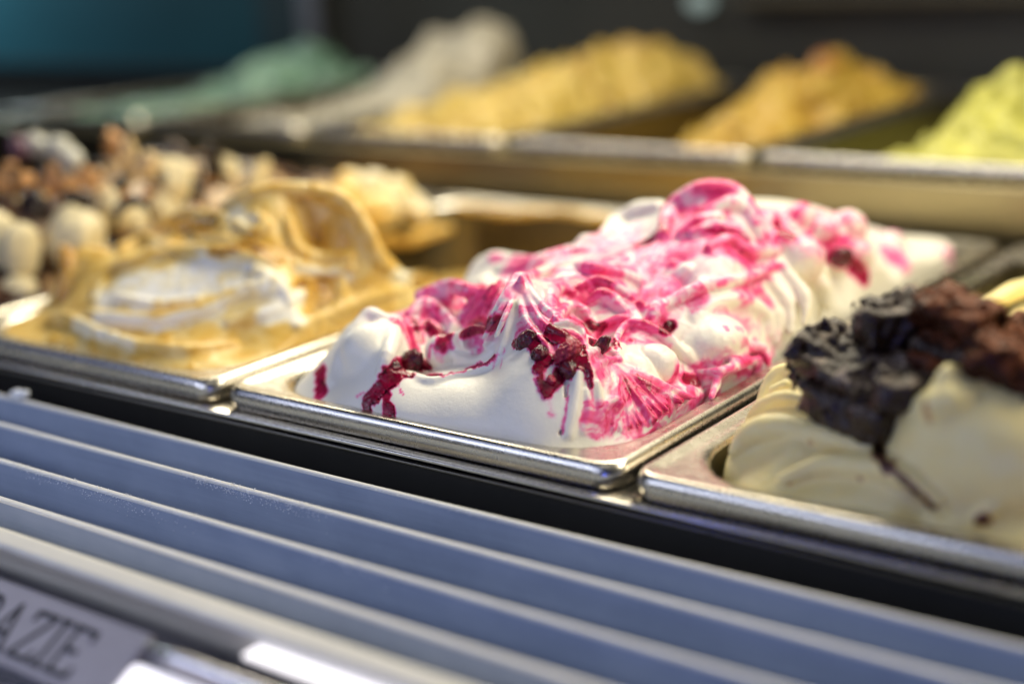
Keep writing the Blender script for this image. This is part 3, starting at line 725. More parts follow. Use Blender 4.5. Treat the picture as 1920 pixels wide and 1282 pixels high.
R([(425,392),(470,372),(530,362),(600,366),(656,392),(690,440),(716,495),(745,520)], [3,3.6,3.6,3.6,3.4,3.2,2.8,2], 1.4, up=.4)
R([(540,420),(556,470),(600,488),(655,485)], [3,3.4,3.4,2.4], 1.4, up=.3); 0
R([(320,440),(370,428),(430,436)], [2.4,3,2], 1.4, up=.4); R([(300,425),(350,405),(420,410)], [2.4,3,2], 1.4, up=.3); R([(340,470),(400,455),(460,466),(520,490)], [2,2.8,2.8,2], 1.2, up=.4)
R([(440,420),(470,440),(500,430),(480,405)], [2,2.6,2.4,1.6], 1.2, up=.5); R([(560,500),(600,515),(660,505)], [2,2.8,2], 1.2, up=.4); R([(480,510),(520,535),(545,570)], [2.4,2.8,2], 1.4, up=.3)
R([(760,520),(800,528),(835,536)], [2,3,2.4], 1.4, up=.3); R([(120,470),(128,510),(118,560)], [3,4,3], 2); R([(225,470),(275,452),(320,470)], [2.4,3,2], 1.4, up=.3)
for p_, r_ in (((655,352,20), 10), ((700,350,17), 9), ((745,360,12), 9), ((775,388,4), 8), ((722,392,7), 10), ((792,403,1), 6), ((690,398,9), 10), ((640,380,16), 11)): B(p_, r_, 2)
g1.rib([(-150,321,-3),(-115,325,-5),(-80,326,-2),(-50,325,-4),(-24,322,-6)], [1.8,2.6,1.8,2.6,1.8], 1.5, world=True); g1.rib([(-158,250,-10),(-156,285,-16),(-150,312,-14)], [3,4,3], 2, world=True)
g1.mesh(-69); P = g1.P
g1.nf = fbm(P/2.2, 2, 17); g1.nz = fbm(warp(P, 8, 4, 3)/4, 3, 61); Wp = warp(warp(P, 18, 10, 71), 7, 3.5, 73)
g1.stk = np.clip((fbm(Wp/5, 3, 75)-.5)*2.2 + .5, 0, 1)
g1.P = P + g1.Nr*((g1.stk-.5)*.8*sstep(.2, .5, fbm(P/30, 2, 79)) + (fbm(P/3, 2, 77)-.5)*.2)[:, None]; g1.nrm(); g1.tree()
m1 = np.clip(.58 + .30*(g1.stk-.5), 0, 1)
for q, wd, val, soft, strk in [([(215,548),(300,518),(400,508),(495,522)], 8.5, .10, 5, .22), ([(260,560),(360,545)], 6.5, .05, 5, .14), ([(180,595),(300,608),(400,582),(470,555)], 2.6, .05, 1.5, .05), ([(530,545),(560,560),(500,590)], 4, .08, 2, .1), ([(140,606),(240,645)], 3, .2, 2, .1),
      ([(480,560),(420,600)], 3.5, .34, 2, .1), ([(560,505),(650,515)], 1.6, .12, 1.5, .1), ([(440,400),(470,420)], 4, .22, 3, .1), ([(600,400),(640,420)], 6, .66, 4, .1), ([(600,450),(650,460)], 5, .72, 4, .05), ([(580,600),(680,565)], 6, .56, 4, .05), ([(300,500),(240,485)], 2.5, .5, 1.5, .2), ([(540,590),(560,600)], 3, .08, 2),
      ([(400,470),(470,460),(520,485)], 3, .86, 2, .2), ([(560,530),(600,535)], 3, .9, 2, .2), ([(330,425),(400,415)], 2.4, .84, 2, .1), ([(120,480),(115,555)], 5, .8, 3, .1), ([(700,350),(760,380)], 16, .28, 5, .15), ([(745,512),(790,522)], 3.5, .12, 2, .1)] and [(a + (0,)*(5-len(a))) for a in [
      ([(215,548),(300,518),(400,508),(495,522)], 8.5, .10, 5, .22), ([(260,560),(360,545)], 6.5, .05, 5, .14), ([(180,595),(300,608),(400,582),(470,555)], 2.6, .05, 1.5, .05), ([(530,545),(560,560),(500,590)], 4, .08, 2, .1), ([(140,606),(240,645)], 3, .2, 2, .1),
      ([(480,560),(420,600)], 3.5, .34, 2, .1), ([(560,505),(650,515)], 1.6, .12, 1.5, .1), ([(440,400),(470,420)], 4, .22, 3, .1), ([(600,400),(640,420)], 6, .66, 4, .1), ([(600,450),(650,460)], 5, .72, 4, .05), ([(580,600),(680,565)], 6, .56, 4, .05), ([(300,500),(240,485)], 2.5, .5, 1.5, .2), ([(540,590),(560,600)], 3, .08, 2),
      ([(400,470),(470,460),(520,485)], 3, .86, 2, .2), ([(560,530),(600,535)], 3, .9, 2, .2), ([(330,425),(400,415)], 2.4, .84, 2, .1), ([(120,480),(115,555)], 5, .8, 3, .1), ([(700,350),(760,380)], 16, .28, 5, .15), ([(745,512),(790,522)], 3.5, .12, 2, .1)]]:
    m1 = g1.paint(m1, q, wd, val, soft, 1.0, .4, strk)
M_car = gelato_mat('caramel_gelato', [(0, (.86, .84, .78)), (.18, (.85, .78, .58)), (.4, (.80, .62, .26)), (.65, (.70, .44, .085)), (.85, (.50, .25, .03)), (1, (.22, .09, .014))], (.33, .22), .3)
tag(add('caramel_ice_cream', g1.P, g1.Q, M_car, None, True, {'mix': m1}), 'white ice cream folded with golden caramel ripples and a tall curled crest', 'ice cream')

# ---- cream ice cream with cake
g3 = Mass((176, 2, -30), (330, 331, 66), .85)
C3 = [(180, 45, -5), (181, 90, -2), (181, 140, 2), (181, 200, 2), (181, 280, 0), (192, 22, -6), (215, 10, -5), (250, 8, -4), (290, 8, -4), (318, 20, -4), (325, 60, -2), (325, 120, 0), (325, 200, 2), (325, 290, 0), (200, 326, -2), (260, 326, -2), (310, 326, -2)]
C3 += [cp(*a) for a in [(1372,838,-1),(1420,815,5),(1500,828,8),(1620,850,6),(1500,898,0),(1600,888,4),(1740,928,3),(1450,722,13),(1482,700,17),(1418,772,6),(1560,800,9),(1760,745,29),(1850,716,31),(1920,702,32),(1800,820,19),(1880,880,11),(1700,792,18),
 (1780,945,2),(1850,965,0),(1920,930,3),(1700,690,25),(1650,645,27),(1800,655,27),(1900,620,27)]]
C3 += [(230, 105, 20), (265, 110, 24), (300, 105, 26), (215, 140, -8), (260, 150, -10), (300, 160, -10), (200, 180, -16), (260, 220, -20), (300, 260, -20), (215, 260, -20), (300, 62, 26), (310, 30, 24)]
C3 = [c for c in C3 if not (c[1] > 130 and c[2] in (0, 2, -2))] + [(x_, y_, -20) for x_ in (182, 250, 323) for y_ in (190, 250, 325)]
g3.surface(C3, (183, 12, 321, 324), 26, 3.0, 1.4)
R, B = g3.rib, g3.ball
B((1868,842,12), (27,19,20), 4); B((1770,800,14), (15,14,14), 4)
R([(1382,850),(1412,822),(1460,812),(1540,826),(1640,850)], [2.5,4.4,4.6,4.4,3], 1.4, up=.3)
R([(1470,905),(1540,884),(1620,884),(1700,905),(1760,945)], [2,3.4,3.8,3.4,2], 1.0, up=.4)
R([(1404,794),(1430,770),(1470,756),(1500,756)], [1.4,2.4,2.6,2], .7, up=.6); R([(1420,775),(1438,738),(1456,712),(1482,698)], [1.2,2.2,2.6,2.2], .8, up=.6); R([(1452,740),(1474,728)], [1.8,1.6], .6, up=.8)
R([(1650,810),(1690,780),(1760,755),(1850,730),(1925,716)], [2.4,3.4,3.8,4,4], 2.6)
R([(1650,850),(1690,890),(1740,935),(1770,965)], [1.6,2.0,2.0,1.4], .7, cut=True, up=.2)
R([(1830,975),(1880,940),(1925,905)], [2,3.4,3.6], 1.2, up=.3); R([(1630,870),(1650,850),(1640,830)], [1.6,2,1.6], .8, cut=True, up=.3)
g3.rib([(196,205,0),(205,225,6),(214,250,6)], [2.6,3.8,2.6], 1.6, world=True); g3.rib([(215,180,-2),(222,200,3),(228,222,0)], [2,3,2], 1.6, world=True); g3.rib([(240,235,-6),(252,255,0)], [3,3], 1.6, world=True)
g3.mesh(-29); P = g3.P
g3.nf = fbm(P/2.2, 2, 17); g3.nz = fbm(warp(P, 8, 3, 3)/4, 3, 81); g3.stk = np.clip((fbm(warp(P, 12, 6, 83)/4, 3, 85)-.5)*2.2+.5, 0, 1)
g3.P = P + g3.Nr*((fbm(P/2.2, 3, 87)-.5)*.35)[:, None]; g3.nrm(); g3.tree()
m3 = np.clip(.08 + .1*(g3.stk-.5), 0, 1)
for q, wd, val, soft in [([(1640,840),(1665,872)], 2.2, .86, 1), ([(1665,872),(1700,905),(1750,950)], 1.0, .85, .8), ([(1480,905),(1484,908)], .6, .6, .4), ([(1612,895),(1614,898)], .5, .5, .4), ([(1735,762),(1745,790)], .9, .5, 1), ([(1840,712),(1910,700)], 2.6, .34, 2), ([(1845,972),(1850,975)], 2, .8, 1), ([(1520,830),(1530,832)], .4, .4, .4)]:
    m3 = g3.paint(m3, q, wd, val, soft, 1.0, .6, .1)
M_cream = gelato_mat('cream_gelato', [(0, (.97, .82, .42)), (.2, (.96, .76, .31)), (.45, (.55, .30, .16)), (.7, (.14, .05, .025)), (1, (.03, .012, .008))], (.40, .35), .5)
tag(add('cream_ice_cream', g3.P, g3.Q, M_cream, None, True, {'mix': m3}), 'pale yellow cream ice cream in thick smooth folds under chocolate cake chunks', 'ice cream')

def cake(c, size, rot, seed, rough, mt, label, name='cake_chunk', h=.8, group='chocolate cake chunks on the cream ice cream', pits=.5):
    s = max(size)*.5 + 6
    m = Mass((-s, -s, -s), (s, s, s), h)
    X, Y, Z = np.meshgrid(m.x, m.y, m.z, indexing='ij'); G = np.stack([X, Y, Z], -1)
    Rm = np.array(Matrix.Rotation(rot[2], 3, 'Z') @ Matrix.Rotation(rot[1], 3, 'Y') @ Matrix.Rotation(rot[0], 3, 'X'))
    Q_ = np.abs(G @ Rm) - v3(size)*.5 + 3.0
    d = np.linalg.norm(np.maximum(Q_, 0), axis=-1) + np.minimum(Q_.max(-1), 0) - 3.0
    d = d + rough*(1.7*(fbm(G/9 + seed*3.1, 3, seed)-.5)*2 + .9*(fbm(G/2.6 + seed, 2, seed+4)-.5)*2)
    pit = fbm(G/3.4 + seed*7.7, 2, seed+8)
    d = d + pits*rough*2.6*sstep(.58, .74, pit)
    m.F = d.astype(np.float32); m.mesh()
    o = add(name, m.P + c, m.Q, mt, None, True, loc=tuple(c))
    return tag(o, label, 'cake chunk', group)
def cake_mat(name, dark, frost, amt, spec=.45):
    m, nt, b = mat(name)
    n1 = noise_node(nt, 230, 6, .7); n2 = noise_node(nt, 75, 4, .6, .5)
    s_ = math_node(nt, 'MULTIPLY', n1.outputs[0], n2.outputs[0])
    geo = N(nt, 'ShaderNodeNewGeometry'); sp = N(nt, 'ShaderNodeSeparateXYZ'); nt.links.new(geo.outputs['Normal'], sp.inputs[0])
    up = math_node(nt, 'MULTIPLY_ADD', sp.outputs['Z'], .15); up.node.inputs[2].default_value = 0
    s_ = math_node(nt, 'ADD', s_, up)
    b.inputs['Specular IOR Level'].default_value = spec; n4 = noise_node(nt, 620, 3, .7); k4 = math_node(nt, 'SUBTRACT', n4.outputs[0], .5); k4 = math_node(nt, 'MULTIPLY', k4, .30); s_ = math_node(nt, 'ADD', s_, k4)
    b.inputs['Specular IOR Level'].default_value = spec
    c = ramp(nt, s_, [(amt, dark), (amt + .06, tuple(.7*d+.3*f for d, f in zip(dark, frost))), (amt + .11, frost)]); nt.links.new(c.outputs[0], b.inputs['Base Color'])
    r = math_node(nt, 'MULTIPLY_ADD', s_, 1.1); r.node.inputs[2].default_value = .04; r.node.use_clamp = True; nt.links.new(r, b.inputs['Roughness'])
    bump(nt, b, n1.outputs[0], .0005); return m
M_cake = cake_mat('frosted_chocolate_cake', (.024, .0095, .004), (.36, .28, .21), .36)
M_crumb = cake_mat('crumbly_cocoa_cake', (.036, .010, .0035), (.16, .046, .014), .25, .15)
cake(cp(1598, 700, 25), (36, 22, 17), (.35, .25, -.35), 3, 1.5, M_cake, 'large dark chocolate cake chunk dusted with frost, overhanging the cream folds', pits=1.0)
cake(cp(1600, 764, 18), (31, 16, 11), (.1, .12, -.3), 9, 1.1, M_cake, 'smooth dark cake lump hanging below the largest frosted chunk', pits=.3)
cake(cp(1700, 735, 27), (17, 13, 10), (.2, .1, .5), 15, 1.2, M_cake, 'dark cake knob at the right end of the largest frosted chunk', pits=.8)
cake(cp(1668, 605, 40), (19, 15, 15), (.3, -.2, .6), 5, 1.4, M_cake, 'upright dark cake piece with a pale frosted top, behind the largest chunk', pits=.9)
cake(cp(1775, 640, 35), (32, 20, 12), (.12, -.05, -.55), 7, 1.4, M_crumb, 'reddish brown crumbly cake slab lying across the top')
cake(cp(1868, 640, 35), (32, 22, 12), (.1, .05, .3), 17, 1.5, M_crumb, 'red brown cake slab running out of the picture on the right')
cake(cp(1800, 588, 46), (24, 14, 10), (.3, .1, -.4), 8, 1.7, M_crumb, 'highest red brown cake crumb heap on the cream ice cream')
cake(cp(1900, 678, 37), (22, 14, 10), (.1, .3, .2), 11, 1.6, M_crumb, 'red brown cake crumb above the smooth cream dome at the picture edge')
cake(cp(1772, 662, 35), (26, 7, 6), (.3, 0, -.5), 12, .5, M_cake, 'flat dark glossy cake strip under the crumbly slab', pits=0)
cake(cp(1830, 700, 32), (40, 8, 6), (.1, 0, -.25), 13, 1.3, M_crumb, 'thin line of cake crumbs along the crest of the cream dome')

# ---- nut and chocolate ice cream, far left
def mound(name, label, box, ctrl, h, mt, amp, sc, seed, mixf, zlo, zhi, fold=0, cat='ice cream'):
    x0, y0, x1, y1 = box
    g = Mass((x0-3, y0-3, zlo), (x1+3, y1+3, zhi), h)
    e = zlo + 8
    g.surface(ctrl, (x0, y0, x1, y1), 26, 4, 2.5, rough=lambda gx, gy: amp*((fbm(warp(np.stack([gx, gy, gx*0], -1), sc*1.4, sc*.6, seed)/sc, 3, seed)-.5)*2))
    if fold:
        rg = np.random.RandomState(seed)
        for _ in range(fold):
            a = v3((rg.uniform(x0+20, x1-20), rg.uniform(y0+20, y1-20), 0)); th = rg.uniform(-.9, .9) + .6; ln = rg.uniform(18, 40); q = []
            for t in np.linspace(-.5, .5, 4):
                p = a + ln*t*v3((math.cos(th), math.sin(th), 0)) + v3((-math.sin(th), math.cos(th), 0))*(ln*.5*t*t*rg.choice([-1, 1]))
                p[:2] = np.clip(p[:2], (x0+8, y0+8), (x1-8, y1-8)); p[2] = g.hgt(p[0], p[1]); q.append(p)
            g.rib(q, [2, rg.uniform(4, 6.5), rg.uniform(4, 6.5), 2], 2.2, up=.3, world=True)
    g.mesh(zlo+1); P = g.P
    st = np.clip((fbm(warp(P, 25, 12, seed+2)/sc*1.6, 3, seed+3)-.5)*2.4 + .5, 0, 1)
    o = add(name, g.P, g.Q, mt, None, True, {'mix': mixf(P, st)})
    tag(o, label, cat); g.tree(); return g
M_choc = gelato_mat('chocolate_gelato', [(0, (.62, .50, .28)), (.35, (.40, .24, .10)), (.6, (.10, .045, .022)), (1, (.018, .010, .010))], (.4, .2), .1)
C0 = [(-330, 20, -2), (-330, 100, 0), (-330, 200, 2), (-330, 320, 0), (-180, 20, -2), (-180, 80, 4), (-180, 200, 4), (-180, 320, 0), (-255, 8, -2), (-255, 327, 0), (-250, 60, 22), (-200, 60, 16), (-200, 100, 26), (-250, 120, 34), (-220, 170, 34), (-270, 200, 36), (-220, 240, 26), (-300, 150, 30), (-300, 250, 28), (-300, 60, 18), (-240, 290, 16)]
g0 = mound('nut_ice_cream', 'dark chocolate and cream ice cream heaped with nuts and pastry shells at far left', (-331, 9, -178, 327), C0, 1.5, M_choc, 5, 20, 101, lambda P, st: np.clip(.5 + .9*(st-.35), 0, 1), -20, 62, 10)
M_shell = plain('pale_pastry', (.72, .62, .38), .5, 220, .14, .4, .0003)
M_nut = plain('roasted_nut', (.50, .25, .085), .45, 260, .3, .4, .0004)
M_tan = plain('tan_biscuit', (.66, .48, .24), .5, 260, .2, .4, .0004)
M_dchoc = plain('dark_chocolate_glaze', (.018, .011, .010), .25, 200, .3, .5, .0002)
M_sugar = plain('white_sugar_drop', (.60, .59, .50), .4, 200, .08, .5, .0002)
M_plum = plain('plum_fruit', (.16, .07, .09), .4, 200, .2, .5, .0002)
PCS = [ # px, py, radius x y z, tilt, material, kind, label
 (142, 448, (15, 11, 13), .7, M_shell, 'pastry_shell', 'biggest pale oval pastry shell leaning beside the caramel ice cream'),
 (40, 470, (5.5, 8, 12), .05, M_shell, 'pastry_shell', 'narrow upright pastry shell left of the biggest oval shell'),
 (4, 455, (6, 8, 13), -.1, M_shell, 'pastry_shell', 'pastry shell cut by the left picture edge'),
 (30, 545, (9, 8, 6), 0, M_shell, 'pastry_shell', 'low pale pastry piece above the bright pan edge'),
 (208, 392, (11, 9, 8), .6, M_shell, 'pastry_shell', 'pale pastry shell behind the dark chocolate ring'),
 (252, 422, (6, 6, 8), .3, M_shell, 'pastry_shell', 'pastry shell with a dark chocolate ring over its top'),
 (318, 345, (11, 9, 12), .4, M_shell, 'pastry_shell', 'cream coloured shell below the row of tan biscuits'),
 (300, 385, (10, 8, 7), .5, M_shell, 'pastry_shell', 'flat pale shell right of the dark chocolate ring'),
 (42, 345, (6, 6, 9), .2, M_nut, 'roasted_nut', 'golden roasted nut standing over the narrow pastry shell'),
 (8, 350, (5, 5, 8), -.1, M_nut, 'roasted_nut', 'brown roasted nut at the left picture edge'),
 (100, 345, (5.5, 5, 9), -.2, M_nut, 'roasted_nut', 'tall tan nut over the biggest pastry shell'),
 (135, 350, (5, 5, 5), .2, M_nut, 'roasted_nut', 'small round nut right of the tall tan nut'),
 (170, 338, (7, 6, 6), .4, M_nut, 'roasted_nut', 'orange brown nut in the middle of the nut heap'),
 (212, 262, (6, 5, 8), .1, M_nut, 'roasted_nut', 'reddish nut at the very top of the heap'),
 (238, 300, (5.5, 5, 12), .1, M_tan, 'biscuit_stick', 'upright tan biscuit stick beside the reddish top nut'),
 (272, 312, (6, 5, 7), .5, M_tan, 'biscuit_stick', 'golden biscuit piece right of the upright stick'),
 (358, 315, (7, 6, 6), .2, M_tan, 'biscuit_stick', 'tan biscuit left of the dark chocolate block'),
 (424, 322, (7, 6, 8), -.2, M_shell, 'biscuit_stick', 'pale biscuit right of the dark chocolate block'),
 (478, 328, (7, 6, 9), .5, M_shell, 'biscuit_stick', 'pale biscuit farthest right behind the caramel crest'),
 (395, 312, (6, 6, 11), 0, M_dchoc, 'chocolate_block', 'dark chocolate block between two pale biscuits'),
 (352, 352, (8, 6, 6), .2, M_dchoc, 'chocolate_block', 'dark chocolate lump under the tan biscuit'),
 (145, 378, (7, 6, 5), .2, M_dchoc, 'chocolate_block', 'dark chocolate drop above the biggest pastry shell'),
 (65, 392, (9, 6, 7), .1, M_dchoc, 'chocolate_block', 'dark chocolate glaze between nuts and narrow shell'),
 (110, 278, (7, 6, 6), .4, M_sugar, 'sugar_drop', 'white sugar drop on top of the nut heap'),
 (135, 300, (6, 5, 6), .2, M_sugar, 'sugar_drop', 'greyish sugar drop below the white one'),
 (68, 272, (6, 5, 6), 0, M_sugar, 'sugar_drop', 'pale grey sugar drop next to the plum piece'),
 (36, 278, (6, 5, 6), 0, M_plum, 'plum_piece', 'purple plum piece at the top left of the nut heap')]
CATN = {'pastry_shell': 'pastry', 'roasted_nut': 'nut', 'biscuit_stick': 'biscuit', 'chocolate_block': 'chocolate', 'sugar_drop': 'sweet', 'plum_piece': 'fruit'}
for i, (px, py, r, tl, mt_, kd, lab) in enumerate(PCS):
    # each piece stands where its own height above the pan puts it
    zz = float(np.interp(py, [250, 300, 350, 400, 450, 550], [58, 50, 42, 34, 24, 5]))
    c = cp(px, py, zz)
    for _ in range(3):
        if c[0] > -182: zz -= 3; c = cp(px, py, zz)
    V, F = skin_ball(np.zeros(3), 1, 200+i, 'w' if kd != 'pastry_shell' else 'smooth', (1, 1, 1))
    if kd in ('roasted_nut', 'biscuit_stick', 'chocolate_block'): V = V + .45*np.sign(V)*(np.abs(V) > .45)*(.5 - np.abs(noise(V*2.1 + i*3.7, 3) - .5))[:, None]
    rgc = np.random.RandomState(500 + i)
    if kd in ('roasted_nut', 'biscuit_stick', 'chocolate_block'):
        V = V/np.abs(V).max(0)
        for _c in range(6):
            d_ = rgc.normal(size=3); d_ /= np.linalg.norm(d_); e_ = V @ d_; V = V - np.maximum(e_ - rgc.uniform(.35, .7), 0)[:, None]*d_
    if kd == 'pastry_shell': V = V*(1 + .30*(fbm(V*1.7 + i*3.3, 3, i) - .5))[:, None]
    V = V/np.abs(V).max(0)*v3(r)*(1.2 if kd == 'pastry_shell' else 1.12)
    V = V @ np.array(Matrix.Rotation(tl, 3, Vector(FWD))).T
    tag(add(kd, V + v3(c), F, mt_, None, True, loc=tuple(c)), lab, CATN[kd], 'toppings on the nut ice cream')
rgn = np.random.RandomState(77)
for k in range(34):
    px = rgn.uniform(0, 520); top = np.interp(px, [0, 120, 240, 330, 520], [300, 285, 270, 320, 335]); py = top + rgn.uniform(5, 95)
    zz = float(np.interp(py, [250, 300, 350, 400, 450, 550], [58, 50, 42, 34, 24, 5])); c = cp(px, py, zz)
    for _ in range(3):
        if c[0] > -182: zz -= 3; c = cp(px, py, zz)
    h_ = g0.hgt(c[0], c[1])
    V, F = skin_ball(np.zeros(3), 1, 400 + k, 'w'); V = V/np.abs(V).max(0)
    for _c in range(7):
        d_ = rgn.normal(size=3); d_ /= np.linalg.norm(d_); e_ = V @ d_; V = V - np.maximum(e_ - rgn.uniform(.3, .65), 0)[:, None]*d_
    V = V*rgn.uniform(2.6, 5.2, 3); dk = k % 3 == 0
    tag(add('chocolate_shard' if dk else 'chopped_nut', V + v3(c), F, M_dchoc if dk else (M_nut if k % 3 == 1 else M_tan), None, True, loc=tuple(c)),
        'small dark chocolate shard among the nuts at far left' if dk else 'small chopped nut piece among the toppings at far left', 'chocolate' if dk else 'nut', 'dark chocolate shards' if dk else 'chopped nut pieces')
# dark chocolate ring over one shell
cr = v3(cp(252, 412, 31)); V, F = [], []
for i in range(25):
    a = -.25 + 2.9*i/24; rr_ = 2.6*math.sin(math.pi*(.12 + .76*i/24))
    ctr = RGT*(-math.cos(a)*8.5) + UPV*(math.sin(a)*8.5); rad = ctr/8.5
    for j in range(10):
        b_ = 2*math.pi*j/10; V.append(cr + ctr + rr_*(math.cos(b_)*rad + math.sin(b_)*FWD))
for i in range(24):
    for j in range(10): F.append((i*10+j, i*10+(j+1) % 10, (i+1)*10+(j+1) % 10, (i+1)*10+j))
tag(add('chocolate_ring', V, F, M_dchoc, None, True, loc=tuple(cr)), 'dark chocolate ring arched over a pale pastry shell', 'chocolate', 'toppings on the nut ice cream')

# ---- rear row
def bk(px, py, y): return tuple(back(px, py, y=y))
def rear(x, pts_, name, label, mt, amp, sc, seed, mixf, zhi, fold, lo=20, hi=20):
    x0, x1, y0, y1 = x + 10, x + 155, 382, 700
    ctrl = [(x0+2, y, lo) for y in (400, 470, 560, 660)] + [(x1-2, y, hi) for y in (400, 470, 560, 660)] + [((x0+x1)/2, 385, 22), ((x0+x1)/2, 698, 22), (x0+15, 695, lo), (x1-15, 695, hi)] + list(pts_)
    return mound(name, label, (x0, y0, x1, y1), ctrl, 2.1, mt, amp, sc, seed, mixf, -30, zhi, fold)
def two(name, a, b_, rough=.42): return gelato_mat(name, [(0, a), (1, b_)], (rough, rough), .15)
rear(-662, [bk(370,184,520), bk(430,172,540), (-580,450,26), (-590,600,50), (-560,640,52), (-600,660,44), (-540,560,40)], 'mint_ice_cream', 'mint green ice cream with spiky peaks in the rear row', two('mint_gelato', (.14, .26, .19), (.05, .11, .08)), 16, 17, 121, lambda P, st: st, 90, 8, lo=8, hi=12)
rear(-492, [bk(900,40,640), bk(960,60,650), bk(820,110,600), bk(1010,125,660), bk(760,160,560), bk(700,205,500), (-420,600,56), (-425,660,62), (-352,560,50), (-440,500,14), (-455,580,24)], 'beige_ice_cream', 'grey beige ice cream rising to the tallest peak of the rear row', two('hazelnut_gelato', (.38, .35, .28), (.27, .25, .20)), 9, 17, 131, lambda P, st: st, 104, 6, lo=12, hi=16)
rear(-322, [bk(1180,84,630), bk(1250,95,650), bk(1100,110,590), bk(1000,160,520), bk(880,205,450), bk(800,240,402), bk(1330,150,665), (-250,420,34), (-200,480,40), (-280,480,36), (-220,560,56), (-180,600,48), (-190,420,32), (-290,600,44)], 'golden_ice_cream', 'golden yellow ice cream mound with toasted brown top in the rear row', gelato_mat('golden_gelato', [(0, (.52, .40, .10)), (.6, (.42, .28, .055)), (.85, (.44, .25, .05)), (1, (.30, .14, .03))], (.45, .4), .15), 15, 14, 141, lambda P, st: np.clip(.1 + .5*st + .4*sstep(52, 74, P[:, 2]), 0, 1), 92, 9)
rear(-152, [bk(1550,105,625), bk(1600,125,640), bk(1480,150,560), bk(1420,200,490), bk(1375,262,415), bk(1690,160,660), (-30,520,44), (-70,580,46), (-40,600,54), (-20,440,30), (-60,430,12), (-90,480,2), (-110,440,-8), (-115,540,6), (-100,620,24), (-125,400,-10)], 'orange_ice_cream', 'orange yellow ice cream with a burnt brown patch in the rear row', gelato_mat('orange_gelato', [(0, (.48, .33, .05)), (.6, (.40, .23, .03)), (.8, (.34, .13, .02)), (1, (.16, .05, .012))], (.45, .35), .15), 15, 15, 151, lambda P, st: np.clip(.05 + .5*st + .55*sstep(16, 6, np.hypot(P[:, 0]+62, P[:, 1]-600)*.45), 0, 1), 86, 8, lo=-12, hi=16)
rear(18, [bk(1850,152,500), bk(1920,150,520), bk(1760,250,430), bk(1735,288,400), (120,440,50), (150,480,58), (100,560,52), (140,600,50), (60,440,6), (45,420,16), (60,520,0), (110,400,34), (45,480,-6), (70,600,8), (40,640,0), (90,440,30)], 'lime_ice_cream', 'lime yellow ice cream heap at the right end of the rear row', two('lime_gelato', (.52, .50, .11), (.38, .37, .07)), 13, 16, 161, lambda P, st: st, 84, 6, lo=-8, hi=24)

# ------------------------------------------------------------------ behind the case
M_glow = None
b = MB(); b.box((X0, 762, -119), (X1, 768, 300))
tag(b.obj('back_wall', plain('dark_grey_panel', (.030, .031, .028), .4, 6, .25)), kind='structure')
t = thing('teal_door', 'dark teal panel behind the rear pans at upper left', 'door panel', (-1000, 757, 20))
b = MB(); b.box((-1290, 752, 24), (-742, 759, 290)); b.obj('panel', plain('teal_paint', (.012, .05, .066), .3, 5, .2), t)
b = MB(); b.box((-1290, 748, 16), (-742, 761, 23.5)); b.obj('bottom_rail', M_dark, t)
b = MB(); b.box((-742, 744, -20), (-690, 761, 290)); tag(b.obj('black_panel', plain('dark_teal_paint', (.012, .026, .032), .4, 6, .2)), 'flat dark panel between the teal door and the steel post', 'panel')
b = MB(); b.extrude_x(round_prof([(735, 16), (735, 290), (743, 290), (743, 16)], [3, 3, 3, 3]), -676, -652); tag(b.obj('steel_post', steel('post_steel', (.35, .34, .36), .4)), 'grey steel upright post behind the mint ice cream', 'post')
b = MB(); b.extrude_x(round_prof([(740, 84), (740, 90), (761, 90), (761, 84)], [1, 1, 1, 1]), -190, X1); tag(b.obj('back_shelf', plain('brown_shelf', (.05, .042, .025), .5)), 'thin dark shelf along the back wall at upper right', 'shelf')

# ------------------------------------------------------------------ front strip with the price labels
tilt = math.radians(30)
K0 = back(285, 1190, z=-16); EX = np.array([1., 0, 0]); EV = np.array([0, math.cos(tilt), math.sin(tilt)]); EN = np.array([0, -math.sin(tilt), math.cos(tilt)])
def on_card(r, s, n=0.): return K0 + EX*r - EV*s + EN*n           # r to the right, s down the slope, n out of it
def sheet(bm, r0, r1, s0, s1, n0, n1, rad=0):
    P_ = round_prof([(r0, s0), (r0, s1), (r1, s1), (r1, s0)], [rad]*4, 6) if rad else [(r0, s0), (r0, s1), (r1, s1), (r1, s0)]
    m = len(P_); V = [tuple(on_card(a, b_, n)) for n in (n0, n1) for a, b_ in P_]
    F = [tuple(reversed(range(m))), tuple(range(m, 2*m))] + [(k, (k+1) % m, (k+1) % m + m, k + m) for k in range(m)]
    bm.put(V, F)
b = MB(); sheet(b, -1200, 500, -3, 60, -3.4, -1.2)
tag(b.obj('front_trim', steel('front_trim_steel', (.40, .37, .37), .22, (.05, 1, 1))), kind='structure')
b = MB(); b.box((X0, K0[1] - 1.5, -27), (X1, y5 - 3, -25))
tag(b.obj('trim_channel', steel('channel_steel', (.55, .47, .42), .3, (.05, 1, 1))), kind='structure')
pc = thing('price_card', 'grey card with black capital letters spelling a thank you, at lower left', 'sign card', tuple(on_card(-45, 10)))
b = MB(); sheet(b, -118, 0, 0, 21, -1.1, 0)
b.obj('card', plain('grey_card', (.30, .29, .33), .5, 120, .06), pc)
M_ink = plain('black_ink', (.015, .014, .018), .6)
